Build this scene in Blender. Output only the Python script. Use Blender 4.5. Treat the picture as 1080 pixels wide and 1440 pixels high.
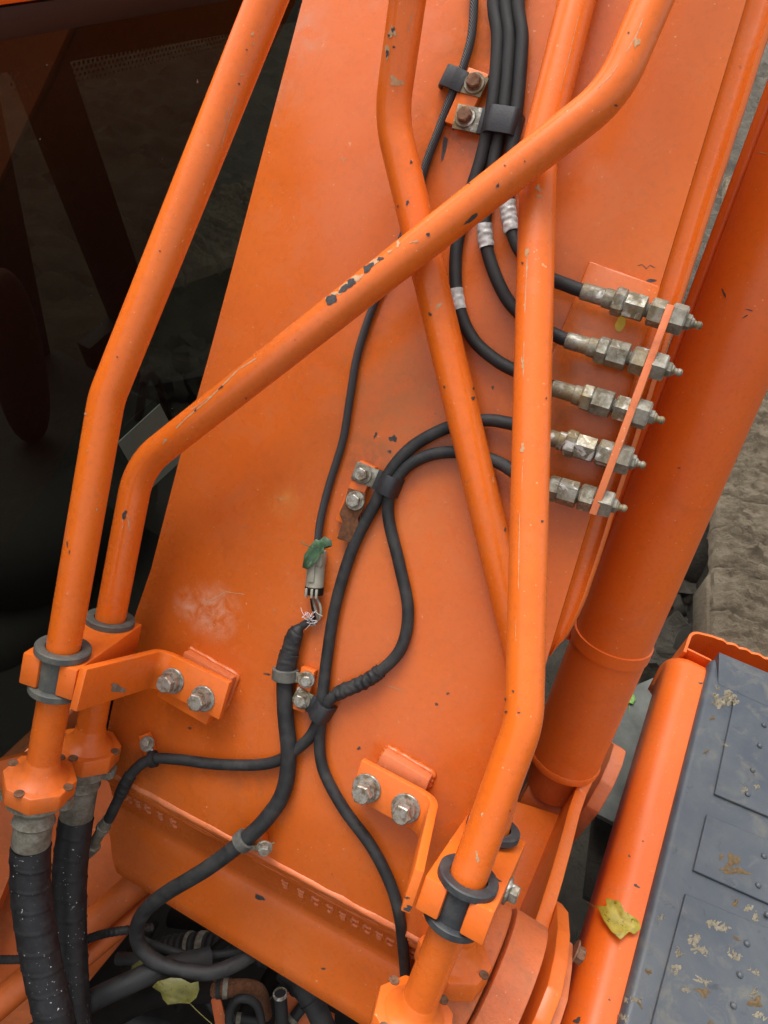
import bpy, bmesh, math, random
from mathutils import Vector, Matrix, noise
from mathutils.bvhtree import BVHTree
random.seed(7)
SC = bpy.context.scene
COL = SC.collection
for o in list(bpy.data.objects): bpy.data.objects.remove(o)

# ------------------------------------------------------------------ camera
# world: X = across the machine (along the boom foot pin), Y = forward, Z = up
HC = 2.6
U = Vector((.164, .695, .70)).normalized()               # world up seen in the camera's frame
Bv = Vector((.855, -.454, .25)); Bv = (Bv - U * Bv.dot(U)).normalized()
F = U.cross(Bv)
def c2w(v): return Vector((Bv.dot(v), F.dot(v), U.dot(v)))
CAM = Vector((0, 0, HC))
cd = bpy.data.cameras.new('camera'); cam = bpy.data.objects.new('camera', cd); COL.objects.link(cam)
cx, cy, cz = c2w(Vector((1, 0, 0))), c2w(Vector((0, 1, 0))), c2w(Vector((0, 0, 1)))
cam.matrix_world = Matrix(((cx.x, cy.x, cz.x, 0), (cx.y, cy.y, cz.y, 0), (cx.z, cy.z, cz.z, HC), (0, 0, 0, 1)))
cd.sensor_fit = 'VERTICAL'; cd.sensor_height = 32; cd.lens = 24.0
cd.clip_start = .02; cd.clip_end = 200
SC.camera = cam

# ------------------------------------------------------------------ light
SUN_EL, SUN_AZ = math.radians(68), math.radians(-75)      # azimuth from +Y towards +X
w = bpy.data.worlds.new('World'); SC.world = w; w.use_nodes = True
nt = w.node_tree; nt.nodes.clear()
sky = nt.nodes.new('ShaderNodeTexSky'); sky.sky_type = 'NISHITA'; sky.sun_disc = False
sky.sun_elevation = SUN_EL; sky.sun_rotation = SUN_AZ; sky.air_density = 1.0; sky.dust_density = 5.0; sky.ozone_density = 1.0
hs = nt.nodes.new('ShaderNodeHueSaturation'); hs.inputs['Saturation'].default_value = .10
bg = nt.nodes.new('ShaderNodeBackground'); bg.inputs[1].default_value = .135
wo = nt.nodes.new('ShaderNodeOutputWorld')
nt.links.new(sky.outputs[0], hs.inputs['Color']); nt.links.new(hs.outputs[0], bg.inputs[0]); nt.links.new(bg.outputs[0], wo.inputs[0])
sl = bpy.data.lights.new('sun', 'SUN'); sl.energy = 1.15; sl.angle = math.radians(40); sl.color = (1, .96, .9)
sun = bpy.data.objects.new('sun', sl); COL.objects.link(sun)
sd = Vector((math.sin(SUN_AZ) * math.cos(SUN_EL), math.cos(SUN_AZ) * math.cos(SUN_EL), math.sin(SUN_EL)))
sun.rotation_euler = sd.to_track_quat('Z', 'Y').to_euler()
SC.view_settings.view_transform = 'Standard'; SC.view_settings.look = 'None'
SC.view_settings.exposure = 1.02; SC.view_settings.gamma = 1.0
SC.render.engine = 'CYCLES'
SC.render.resolution_x = 768; SC.render.resolution_y = 1024
SC.cycles.max_bounces = 8; SC.cycles.transparent_max_bounces = 12

# ------------------------------------------------------------------ measuring: photo bearing + distance -> place
FP = 1080.0
def ray(x, y): return Vector(((x - 540) / FP, (720 - y) / FP, -1.0))
def at(x, y, d): return CAM + c2w(ray(x, y) * d)
aL = Vector((.292 * .989, .956 * .989, .15)).normalized()
_b = Vector((.855, -.454, .25)).normalized()
NC = Vector((-.324, -.06, 1.0)).normalized()
N = c2w(NC); A = c2w(aL); A = (A - N * A.dot(N)).normalized(); Bx = A.cross(N).normalized()   # boom plate: normal, lengthwise, crosswise
P0 = Vector((0, 0, -1.0))
def on(x, y, h=0.0):                                       # point over the boom's top plate, h metres proud of it
    r = ray(x, y); d = (P0.dot(NC) + h) / r.dot(NC)
    return CAM + c2w(r * d)
def onz(x, y, z):                                          # point on a level surface
    r = c2w(ray(x, y)); t = (z - HC) / r.z
    return CAM + r * t
def onx(x, y, X):                                          # point on an upright surface parallel to the machine's side
    r = c2w(ray(x, y)); return CAM + r * (X / r.x)

# ------------------------------------------------------------------ materials
def newmat(name):
    m = bpy.data.materials.new(name); m.use_nodes = True
    t = m.node_tree; p = t.nodes['Principled BSDF']; return m, t, p
def nz(t, scale, detail=4, rough=.6, vec=None, dist=0):
    n = t.nodes.new('ShaderNodeTexNoise'); n.inputs['Scale'].default_value = scale
    n.inputs['Detail'].default_value = detail; n.inputs['Roughness'].default_value = rough; n.inputs['Distortion'].default_value = dist
    if vec: t.links.new(vec, n.inputs['Vector'])
    return n.outputs['Fac']
def ramp(t, fac, p0, p1, c0=(0, 0, 0, 1), c1=(1, 1, 1, 1)):
    r = t.nodes.new('ShaderNodeValToRGB'); r.color_ramp.elements[0].position = p0; r.color_ramp.elements[1].position = p1
    r.color_ramp.elements[0].color = c0; r.color_ramp.elements[1].color = c1
    t.links.new(fac, r.inputs[0]); return r.outputs[0]
def mix(t, fac, a, b):
    m = t.nodes.new('ShaderNodeMix'); m.data_type = 'RGBA'
    for s, v in ((0, fac), (6, a), (7, b)):
        if hasattr(v, 'is_linked'): t.links.new(v, m.inputs[s])
        elif s == 0: m.inputs[0].default_value = v
        else: m.inputs[s].default_value = (*v, 1)
    return m.outputs[2]
def mul(t, a, k):
    m = t.nodes.new('ShaderNodeMath'); m.operation = 'MULTIPLY'; t.links.new(a, m.inputs[0]); m.inputs[1].default_value = k; return m.outputs[0]
def madd(t, a, k, c):
    m = t.nodes.new('ShaderNodeMath'); m.operation = 'MULTIPLY_ADD'; t.links.new(a, m.inputs[0]); m.inputs[1].default_value = k; m.inputs[2].default_value = c; return m.outputs[0]
def bump(t, p, h, strength, dist=.002):
    b = t.nodes.new('ShaderNodeBump'); b.inputs['Strength'].default_value = strength; b.inputs['Distance'].default_value = dist
    t.links.new(h, b.inputs['Height']); t.links.new(b.outputs[0], p.inputs['Normal']); return b
def objvec(t): return t.nodes.new('ShaderNodeTexCoord').outputs['Object']

def paint(name, c, c2, rough=.38, dust=.25, specks=.35, dustc=(.42, .2, .11), spots=()):
    m, t, p = newmat(name); v = objvec(t)
    big = ramp(t, nz(t, 5, 5, .6, v, .5), .35, .68)
    col = mix(t, big, c, c2)
    fade = ramp(t, nz(t, 2.3, 5, .6, v, .8), .45, .70)                # sun-faded, chalky areas
    col = mix(t, mul(t, fade, dust * 1.1), col, (.60, .20, .085))
    stain = ramp(t, nz(t, 8.5, 7, .7, v, 1.2), .56, .72)              # greasy smudges
    col = mix(t, mul(t, stain, dust * 1.2), col, (.30, .065, .016))
    d = ramp(t, nz(t, 16, 8, .7, v, .3), .52, .78)
    col = mix(t, mul(t, d, dust), col, dustc)
    g = ramp(t, nz(t, 140, 3, .6, v), .50, .75)                       # fine grime
    col = mix(t, mul(t, g, .16), col, (.16, .05, .02))
    s = ramp(t, nz(t, 95, 2, .5, v), .735, .75)                       # little chips
    s2 = ramp(t, nz(t, 7, 2, .5, v), .5, .6)
    mm = t.nodes.new('ShaderNodeMath'); mm.operation = 'MULTIPLY'; t.links.new(s, mm.inputs[0]); t.links.new(s2, mm.inputs[1])
    col = mix(t, mul(t, mm.outputs[0], specks), col, (.05, .03, .02))
    sp = ramp(t, nz(t, 210, 1, .5, v), .76, .775)                     # pale grains of dirt
    col = mix(t, mul(t, sp, .5), col, (.75, .45, .25))
    for q, (pt, rad, cc, st_) in enumerate(spots):                    # dirt and wear where the hardware sits
        dn = t.nodes.new('ShaderNodeVectorMath'); dn.operation = 'DISTANCE'; t.links.new(v, dn.inputs[0]); dn.inputs[1].default_value = pt
        mr = t.nodes.new('ShaderNodeMapRange'); mr.inputs[1].default_value = 0; mr.inputs[2].default_value = rad; mr.inputs[3].default_value = 1; mr.inputs[4].default_value = 0
        t.links.new(dn.outputs['Value'], mr.inputs[0])
        nn = ramp(t, nz(t, 38, 8, .75, v, .5), .40, .66)
        mm = t.nodes.new('ShaderNodeMath'); mm.operation = 'MULTIPLY'; t.links.new(mr.outputs[0], mm.inputs[0]); t.links.new(nn, mm.inputs[1])
        col = mix(t, mul(t, mm.outputs[0], st_), col, cc)
    t.links.new(col, p.inputs['Base Color'])
    t.links.new(madd(t, d, .25, rough), p.inputs['Roughness'])
    bump(t, p, nz(t, 150, 5, .65, v), .14, .001)
    p.inputs['Specular IOR Level'].default_value = .45
    return m
M = {}
M['plate'] = paint('boom_paint', (.60, .116, .009), (.55, .100, .010), .27, .17, spots=[(on(x, y, 0), r, c, k) for x, y, r, c, k in [
    (635, 180, .10, (.22, .075, .025), .8), (690, 60, .08, (.22, .075, .025), .7), (560, 560, .13, (.30, .13, .03), .6), (520, 650, .05, (.12, .045, .02), .9),
    (820, 470, .09, (.26, .085, .03), .75), (790, 570, .08, (.22, .075, .025), .8), (770, 660, .07, (.22, .075, .025), .7), (440, 985, .06, (.25, .07, .02), .6),
    (345, 1100, .05, (.20, .075, .025), .7), (205, 1075, .06, (.16, .06, .02), .8), (300, 860, .05, (.74, .44, .30), .9), (265, 850, .03, (.70, .40, .26), .7),
    (415, 40, .06, (.40, .27, .20), .6), (395, 130, .04, (.40, .27, .20), .5), (600, 1100, .08, (.30, .07, .02), .6), (400, 705, .03, (.72, .36, .10), .6), (600, 700, .16, (.60, .18, .05), .4), (480, 480, .15, (.36, .08, .02), .3)]])
M['pipe'] = paint('pipe_paint', (.76, .148, .011), (.70, .126, .011), .26, .16, .25)
M['bracket'] = paint('bracket_paint', (.74, .150, .011), (.69, .128, .013), .34, .2)
M['cyl'] = paint('cylinder_paint', (.72, .128, .010), (.68, .110, .010), .36, .16, .2)
M['oldpaint'] = paint('faded_paint', (.62, .145, .035), (.52, .12, .04), .5, .6, .6, (.40, .20, .12))
M['cast'] = paint('cast_paint', (.64, .135, .025), (.50, .10, .025), .5, .8, .8, (.30, .12, .06))
M['cast'].node_tree.nodes['Bump'].inputs['Strength'].default_value = .5; M['cast'].node_tree.nodes['Bump'].inputs['Distance'].default_value = .003
M['frame'] = paint('frame_paint', (.58, .115, .012), (.42, .08, .012), .5, .5, .5, (.14, .08, .04))

def metal(name, c, grime, amt=(.42, .62), rough=.5, metallic=.6, sc=45):
    m, t, p = newmat(name); v = objvec(t)
    g = ramp(t, nz(t, sc, 6, .7, v), *amt)
    col = mix(t, g, c, grime)
    col = mix(t, mul(t, ramp(t, nz(t, sc * 3, 3, .6, v), .5, .7), .5), col, tuple(x * .45 for x in c))
    t.links.new(col, p.inputs['Base Color']); p.inputs['Metallic'].default_value = metallic
    t.links.new(madd(t, g, .25, rough), p.inputs['Roughness'])
    bump(t, p, nz(t, 260, 4, .6, v), .25, .001)
    return m
M['zinc'] = metal('dull_zinc', (0.3200, 0.3080, 0.2640), (0.1360, 0.1120, 0.0680), (.36, .60), .48, .5, 80)
_t = M['zinc'].node_tree; _p = _t.nodes['Principled BSDF']; _l = _p.inputs['Base Color'].links[0].from_socket
_v = objvec(_t); _c = mix(_t, mul(_t, ramp(_t, nz(_t, 26, 4, .6, _v), .45, .62), .7), _l, (.26, .19, .085))
_c = mix(_t, mul(_t, ramp(_t, nz(_t, 55, 5, .7, _v), .58, .68), .8), _c, (.12, .055, .025)); _c = mix(_t, mul(_t, ramp(_t, nz(_t, 48, 4, .6, _v, .8), .60, .66), .8), _c, (.62, .61, .58))
_t.links.new(_c, _p.inputs['Base Color'])
M['bolt'] = metal('bolt_steel', (0.3910, 0.3740, 0.3315), (0.1530, 0.1020, 0.0510), (.44, .64), .42, .6, 110)
M['ferrule'] = metal('grey_ferrule', (0.2805, 0.2635, 0.2210), (0.1445, 0.1232, 0.0850), (.38, .62), .55, .3, 60)
M['rustbolt'] = metal('rusty_bolt', (.22, .11, .06), (.09, .04, .02), (.4, .7), .75, .1, 120)
M['rust'] = metal('rust', (.17, .065, .025), (.07, .03, .015), (.4, .65), .9, 0, 180)
M['bare'] = metal('bare_steel', (.055, .052, .055), (.03, .025, .025), (.4, .7), .6, .1, 150)
M['primer'] = metal('pale_primer', (0.5280, 0.3200, 0.1760), (0.4480, 0.2240, 0.1040), (.4, .7), .8, 0, 150)

def rubber(name, c, dustc, amt=.5, rough=.62, sc=40, specks=0.0):
    m, t, p = newmat(name); v = objvec(t)
    d = ramp(t, nz(t, sc, 6, .7, v, .4), .42, .75)
    col = mix(t, mul(t, d, amt), c, dustc)
    if specks:
        s = ramp(t, nz(t, 230, 2, .5, v), .70, .72)
        s2 = ramp(t, nz(t, 22, 2, .5, v), .45, .6)
        mm = t.nodes.new('ShaderNodeMath'); mm.operation = 'MULTIPLY'; t.links.new(s, mm.inputs[0]); t.links.new(s2, mm.inputs[1])
        col = mix(t, mul(t, mm.outputs[0], specks), col, (.62, .62, .62))
    t.links.new(col, p.inputs['Base Color']); t.links.new(madd(t, d, .2, rough), p.inputs['Roughness'])
    bump(t, p, nz(t, 420, 3, .6, v), .3, .001)
    return m
M['rubber'] = rubber('black_rubber', (0.0072, 0.0075, 0.0084), (0.0420, 0.0390, 0.0348), .45)
M['dusty'] = rubber('dusty_rubber', (0.0108, 0.0114, 0.0126), (0.0660, 0.0630, 0.0588), .55)
M['ring'] = rubber('grey_clamp_rubber', (0.0240, 0.0270, 0.0315), (0.1050, 0.1013, 0.0900), .5, .5)
M['ringpale'] = rubber('weathered_clamp_rubber', (0.0680, 0.0704, 0.0656), (0.1920, 0.1760, 0.1360), .7, .6)
M['sleeve'] = rubber('wrapped_sleeve', (0.0070, 0.0070, 0.0091), (0.0315, 0.0315, 0.0350), .6, .5, 60, .9)
M['band'] = rubber('band_rubber', (0.0154, 0.0168, 0.0210), (0.0560, 0.0504, 0.0448), .4, .5)
M['grease'] = rubber('greasy_black', (.004, .0035, .003), (.022, .016, .011), .5, .75)
M['grease'].node_tree.nodes['Principled BSDF'].inputs['Specular IOR Level'].default_value = .2

def braid(name):
    m, t, p = newmat(name); v = objvec(t)
    wv = t.nodes.new('ShaderNodeTexWave'); wv.inputs['Scale'].default_value = 170; wv.bands_direction = 'DIAGONAL'; t.links.new(v, wv.inputs['Vector'])
    col = mix(t, wv.outputs['Fac'], (.008, .008, .010), (.055, .055, .06)); t.links.new(col, p.inputs['Base Color'])
    p.inputs['Roughness'].default_value = .6; bump(t, p, wv.outputs['Fac'], .6, .001); return m
M['braid'] = braid('braided_sleeve')

def flat(name, c, rough=.6, var=.25, sc=40, metallic=0):
    m, t, p = newmat(name); v = objvec(t)
    col = mix(t, ramp(t, nz(t, sc, 5, .65, v), .35, .7), c, tuple(x * (1 - var) for x in c))
    t.links.new(col, p.inputs['Base Color']); p.inputs['Roughness'].default_value = rough; p.inputs['Metallic'].default_value = metallic
    bump(t, p, nz(t, 200, 4, .6, v), .15, .001); return m
M['plug'] = flat('grey_plastic', (0.3200, 0.3040, 0.2400), .5, .35, 60)
M['tape'] = flat('silver_tape', (0.5270, 0.5270, 0.5100), .35, .5, 120)
M['white'] = flat('frayed_white', (.75, .70, .70), .8)
M['wire'] = flat('grey_wire', (.20, .16, .12), .5)
M['yellow'] = flat('yellow_paint', (.55, .36, .02), .5, .3, 90)
M['cabpaint'] = flat('cab_black', (.010, .008, .008), .5)
M['cabtrim'] = flat('cab_trim', (.016, .015, .015), .7)
M['seat'] = flat('seat_red', (.05, .008, .008), .8)
M['card'] = flat('pale_card', (0.2100, 0.2800, 0.2380), .5, .15, 25)
M['dirt'] = flat('dry_mud', (0.2475, 0.2137, 0.1500), .95, .45, 70)
M['brownmud'] = flat('brown_mud', (0.1500, 0.0975, 0.0450), .95, .5, 120)
M['deck'] = flat('dusty_grey_deck', (0.1200, 0.1275, 0.1162), .85, .45, 14)

def mud(name, c, c2, sc=6):
    m, t, p = newmat(name); v = objvec(t)
    col = mix(t, ramp(t, nz(t, sc, 9, .68, v, .4), .36, .66), c, c2)
    col = mix(t, ramp(t, nz(t, sc * 6, 6, .7, v), .52, .72), col, tuple(x * .5 for x in c))
    t.links.new(col, p.inputs['Base Color']); p.inputs['Roughness'].default_value = .95
    bump(t, p, nz(t, sc * 7, 12, .78, v, .6), 1.0, .035); return m
M['trackmud'] = mud('track_mud', (0.2736, 0.2196, 0.1476), (0.1692, 0.1296, 0.0828))
M['mud'] = mud('ground_mud', (0.1040, 0.0896, 0.0664), (0.0520, 0.0448, 0.0336), 4)
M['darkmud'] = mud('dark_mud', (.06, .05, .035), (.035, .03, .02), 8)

def treadmat():
    m, t, p = newmat('grey_tread'); v = objvec(t)
    col = mix(t, ramp(t, nz(t, 7, 6, .65, v, .4), .35, .7), (.0440, .0530, .0690), (.0740, .0840, .0930))
    d = ramp(t, nz(t, 15, 10, .76, v, .8), .52, .66)
    msk = ramp(t, nz(t, 4.0, 3, .55, v), .42, .58)
    mm = t.nodes.new('ShaderNodeMath'); mm.operation = 'MULTIPLY'; t.links.new(d, mm.inputs[0]); t.links.new(msk, mm.inputs[1])
    col = mix(t, mul(t, mm.outputs[0], .8), col, (0.1392, 0.1305, 0.0986))
    sc2 = ramp(t, nz(t, 11, 10, .8, v, .9), .60, .68); col = mix(t, mul(t, sc2, .55), col, (0.1160, 0.1189, 0.1160))
    sc3 = ramp(t, nz(t, 30, 6, .7, v, .5), .60, .70); col = mix(t, mul(t, sc3, .6), col, (0.0203, 0.0220, 0.0261))
    t.links.new(col, p.inputs['Base Color']); t.links.new(madd(t, mm.outputs[0], .4, .42), p.inputs['Roughness'])
    bump(t, p, nz(t, 60, 7, .7, v), .25, .002); return m
M['tread'] = treadmat()

def leafmat(name, c, c2, c3=(.08, .04, .01)):
    m, t, p = newmat(name); v = objvec(t)
    col = mix(t, ramp(t, nz(t, 70, 5, .6, v), .35, .65), c, c2)
    col = mix(t, ramp(t, nz(t, 160, 3, .6, v), .58, .68), col, c3)
    t.links.new(col, p.inputs['Base Color']); p.inputs['Roughness'].default_value = .5
    bump(t, p, nz(t, 120, 3, .6, v), .4, .002); return m
M['leafyellow'] = leafmat('yellow_leaf', (0.4200, 0.3225, 0.0338), (0.2850, 0.2325, 0.0263))
M['leafgreen'] = leafmat('green_leaf', (.055, .12, .05), (.035, .075, .04), (.14, .20, .12))
M['leaffresh'] = leafmat('fresh_leaf', (.13, .30, .04), (.09, .22, .03), (.12, .2, .04))
M['leafdead'] = leafmat('dead_leaf', (.13, .115, .02), (.085, .085, .018))

def glassmat():
    m = bpy.data.materials.new('tinted_glass'); m.use_nodes = True; t = m.node_tree; t.nodes.clear()
    o = t.nodes.new('ShaderNodeOutputMaterial'); mx = t.nodes.new('ShaderNodeMixShader')
    tr = t.nodes.new('ShaderNodeBsdfTransparent'); tr.inputs[0].default_value = (.06, .06, .048, 1)
    gl = t.nodes.new('ShaderNodeBsdfGlossy'); gl.inputs['Roughness'].default_value = .01; gl.inputs[0].default_value = (.9, .95, .92, 1)
    fr = t.nodes.new('ShaderNodeFresnel'); fr.inputs[0].default_value = 1.45
    t.links.new(fr.outputs[0], mx.inputs[0]); t.links.new(tr.outputs[0], mx.inputs[1]); t.links.new(gl.outputs[0], mx.inputs[2])
    df = t.nodes.new('ShaderNodeBsdfDiffuse'); df.inputs[0].default_value = (.5, .48, .44, 1)      # dust grains stuck to the pane
    v = objvec(t); s = ramp(t, nz(t, 75, 2, .5, v), .765, .775); s2 = ramp(t, nz(t, 6, 2, .5, v), .48, .6)
    mm = t.nodes.new('ShaderNodeMath'); mm.operation = 'MULTIPLY'; t.links.new(s, mm.inputs[0]); t.links.new(s2, mm.inputs[1])
    film = madd(t, mm.outputs[0], .6, .006)
    m2 = t.nodes.new('ShaderNodeMixShader'); t.links.new(film, m2.inputs[0]); t.links.new(mx.outputs[0], m2.inputs[1]); t.links.new(df.outputs[0], m2.inputs[2])
    t.links.new(m2.outputs[0], o.inputs[0]); return m
M['glass'] = glassmat()
def fritmat():
    m = bpy.data.materials.new('frit_dots'); m.use_nodes = True; t = m.node_tree
    p = t.nodes['Principled BSDF']; p.inputs['Base Color'].default_value = (.05, .045, .04, 1); p.inputs['Roughness'].default_value = .6; return m
M['frit'] = fritmat()

# ------------------------------------------------------------------ building helpers
def thing(name, label, cat, loc, group=None):
    o = bpy.data.objects.new(name, None); COL.objects.link(o); o.location = loc; o.empty_display_size = .05
    o['label'] = label; o['category'] = cat
    if group: o['group'] = group
    return o
def wloc(o):
    v = Vector(o.location)
    return v
def mk(name, vf, mat, parent=None, angle=35, smooth=True):
    vs, fs = vf
    me = bpy.data.meshes.new(name); me.from_pydata([tuple(v) for v in vs], [], fs); me.update()
    bm = bmesh.new(); bm.from_mesh(me); bmesh.ops.recalc_face_normals(bm, faces=bm.faces); bm.to_mesh(me); bm.free()
    if smooth:
        me.shade_smooth(); me.set_sharp_from_angle(angle=math.radians(angle))
    me.materials.append(M[mat] if isinstance(mat, str) else mat)
    o = bpy.data.objects.new(name, me); COL.objects.link(o)
    if parent is not None:
        o.parent = parent
        root = parent
        while root.parent: root = root.parent
        if parent is root: o.matrix_parent_inverse = Matrix.Translation(-wloc(root))
        else: o.matrix_parent_inverse = Matrix.Identity(4)
    return o
def tag(o, label, cat, group=None):
    o['label'] = label; o['category'] = cat
    if group: o['group'] = group
    return o
def join(*parts):
    V, Fc = [], []
    for vs, fs in parts:
        n = len(V); V += list(vs); Fc += [[i + n for i in f] for f in fs]
    return V, Fc
def perp(d):
    d = d.normalized(); h = Vector((0, 0, 1)) if abs(d.z) < .9 else Vector((1, 0, 0))
    e = d.cross(h).normalized(); return e, d.cross(e).normalized()
def fillet(pts, r, n=10):
    out = [pts[0]]
    for i in range(1, len(pts) - 1):
        p, a, c = pts[i], pts[i - 1], pts[i + 1]
        u, v = (a - p), (c - p); lu, lv = u.length, v.length; u.normalize(); v.normalize()
        ang = u.angle(v)
        if ang > 3.1: out.append(p); continue
        tl = min(r / math.tan(ang / 2), lu * .48, lv * .48); rr = tl * math.tan(ang / 2)
        bis = (u + v).normalized(); cen = p + bis * (rr / math.sin(ang / 2))
        s, e = p + u * tl - cen, p + v * tl - cen
        ax = s.cross(e).normalized(); th = s.angle(e)
        for k in range(n + 1): out.append(cen + Matrix.Rotation(th * k / n, 3, ax) @ s)
    out.append(pts[-1]); return out
def spline(pts, n=8):
    P = [pts[0] * 2 - pts[1]] + list(pts) + [pts[-1] * 2 - pts[-2]]; out = []
    for i in range(1, len(P) - 2):
        for k in range(n):
            t = k / n; a, b, c, d = P[i - 1], P[i], P[i + 1], P[i + 2]
            out.append(.5 * ((2 * b) + (c - a) * t + (2 * a - 5 * b + 4 * c - d) * t * t + (3 * b - a - 3 * c + d) * t ** 3))
    out.append(pts[-1]); return out
def tube(path, r, n=18, rf=None, caps=True):
    V, Fc = [], []; e1 = None; L = 0
    for i, p in enumerate(path):
        t = (path[min(i + 1, len(path) - 1)] - path[max(i - 1, 0)]).normalized()
        if i: L += (p - path[i - 1]).length
        if e1 is None: e1, _ = perp(t)
        e1 = (e1 - t * e1.dot(t)).normalized(); e2 = t.cross(e1)
        for k in range(n):
            a = 2 * math.pi * k / n; rr = rf(i, L, a) if rf else r
            V.append(p + (e1 * math.cos(a) + e2 * math.sin(a)) * rr)
    m = len(path)
    for i in range(m - 1):
        for k in range(n):
            k2 = (k + 1) % n; Fc.append([i * n + k, i * n + k2, (i + 1) * n + k2, (i + 1) * n + k])
    if caps: Fc.append(list(range(n))[::-1]); Fc.append([(m - 1) * n + k for k in range(n)])
    return V, Fc
def lathe(o, d, prof, n=24, e=None, closed=False):
    d = d.normalized()
    if e is None: e1, e2 = perp(d)
    else: e1 = (e - d * e.dot(d)).normalized(); e2 = d.cross(e1)
    V, Fc = [], []
    for t, r in prof:
        for k in range(n):
            a = 2 * math.pi * k / n; V.append(o + d * t + (e1 * math.cos(a) + e2 * math.sin(a)) * r)
    m = len(prof)
    for i in range(m if closed else m - 1):
        for k in range(n):
            k2 = (k + 1) % n; j = (i + 1) % m; Fc.append([i * n + k, i * n + k2, j * n + k2, j * n + k])
    if not closed: Fc.append(list(range(n))[::-1]); Fc.append([(m - 1) * n + k for k in range(n)])
    return V, Fc
def hexp(o, d, L, r, e=None, ch=.12):
    """hexagon nut/head with chamfered ends"""
    c = r * ch
    return lathe(o, d, [(0, r * .86), (c, r), (L - c, r), (L, r * .86)], 6, e)
def prism(poly, vec, bevel=0, seg=2):
    bm = bmesh.new(); vs = [bm.verts.new(p) for p in poly]; f = bm.faces.new(vs)
    r = bmesh.ops.extrude_face_region(bm, geom=[f]); nv = [g for g in r['geom'] if isinstance(g, bmesh.types.BMVert)]
    bmesh.ops.translate(bm, verts=nv, vec=vec); bmesh.ops.recalc_face_normals(bm, faces=bm.faces)
    if bevel: bmesh.ops.bevel(bm, geom=list(bm.edges), offset=bevel, segments=seg, profile=.5, affect='EDGES', clamp_overlap=True)
    bm.verts.index_update(); V = [v.co.copy() for v in bm.verts]; Fc = [[v.index for v in f.verts] for f in bm.faces]; bm.free(); return V, Fc
def obox(c, ax, hs, bevel=.002):
    x, y, z = [a * h for a, h in zip(ax, hs)]
    return prism([c - x - y - z, c + x - y - z, c + x + y - z, c - x + y - z], z * 2, bevel)
def bar(path, wv, th, bevel=.0015):
    """flat bar of width vector wv following a path, th thick (away from nrm side)"""
    outer, inner = [], []
    wn = wv.normalized()
    for i, p in enumerate(path):
        t0 = (p - path[i - 1]).normalized() if i else None; t1 = (path[i + 1] - p).normalized() if i < len(path) - 1 else None
        t0 = t0 or t1; t1 = t1 or t0
        n0, n1 = wn.cross(t0).normalized(), wn.cross(t1).normalized(); b = (n0 + n1); b = b / max(b.dot(n0), .3)
        outer.append(p + b * th / 2); inner.append(p - b * th / 2)
    poly = outer + inner[::-1]
    poly = [q - wv / 2 for q in poly]
    return prism(poly, wv, bevel)
def strip(rows):
    """surface through rows of equally many points"""
    V = [p for r in rows for p in r]; n = len(rows[0]); Fc = []
    for i in range(len(rows) - 1):
        for k in range(n - 1): Fc.append([i * n + k, i * n + k + 1, (i + 1) * n + k + 1, (i + 1) * n + k])
    return V, Fc
HOSTS = {}
def bvh(objs):
    key = tuple(o.name for o in objs)
    if key not in HOSTS:
        V, Fc = [], []
        for o in objs:
            n = len(V); V += [v.co.copy() for v in o.data.vertices]; Fc += [[i + n for i in p.vertices] for p in o.data.polygons]
        HOSTS[key] = BVHTree.FromPolygons(V, Fc)
    return HOSTS[key]
def hit(objs, x, y):
    r = c2w(ray(x, y)).normalized(); l, n, i, d = bvh(objs).ray_cast(CAM, r)
    if l is None: return None, None
    if n.dot(r) > 0: n = -n
    return l, n
def patch(objs, x, y, rx, ry, rot=0, seed=0, lift=.0004, rag=.3, k=14, dome=0.0):
    """irregular little patch (a chip, a splash) lying on a surface"""
    rnd = random.Random(seed * 7919 + int(x * 13 + y * 7)); c, s = math.cos(rot), math.sin(rot); V, Fc = [], []
    l, n = hit(objs, x, y)
    if l is None: return [], []
    V.append(l + n * (lift + dome)); rows = (.35, .7, 1.0); ph = [rnd.random() * 6.28 for _ in range(4)]; pr = [max(.25, 1 + rag * (.55 * math.sin(2 * 6.283 * j / k + ph[0]) + .5 * math.sin(3 * 6.283 * j / k + ph[1]) + .35 * math.sin(5 * 6.283 * j / k + ph[2]) + .35 * (rnd.random() * 2 - 1))) for j in range(k)]
    for q in rows:
        for j in range(k):
            a = 2 * math.pi * j / k; ux, uy = math.cos(a) * rx * q * pr[j], math.sin(a) * ry * q * pr[j]
            l2, n2 = hit(objs, x + ux * c - uy * s, y + ux * s + uy * c)
            if l2 is None or (l2 - l).length > .12: l2, n2 = l, n
            V.append(l2 + n2 * (lift + dome * max(0, 1 - q) * (.6 + .8 * rnd.random()) - (0.0002 if q == 1 and dome else 0)))
    for j in range(k): Fc.append([0, 1 + j, 1 + (j + 1) % k])
    for i in range(2):
        for j in range(k): Fc.append([1 + i * k + j, 1 + i * k + (j + 1) % k, 1 + (i + 1) * k + (j + 1) % k, 1 + (i + 1) * k + j])
    return V, Fc
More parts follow.
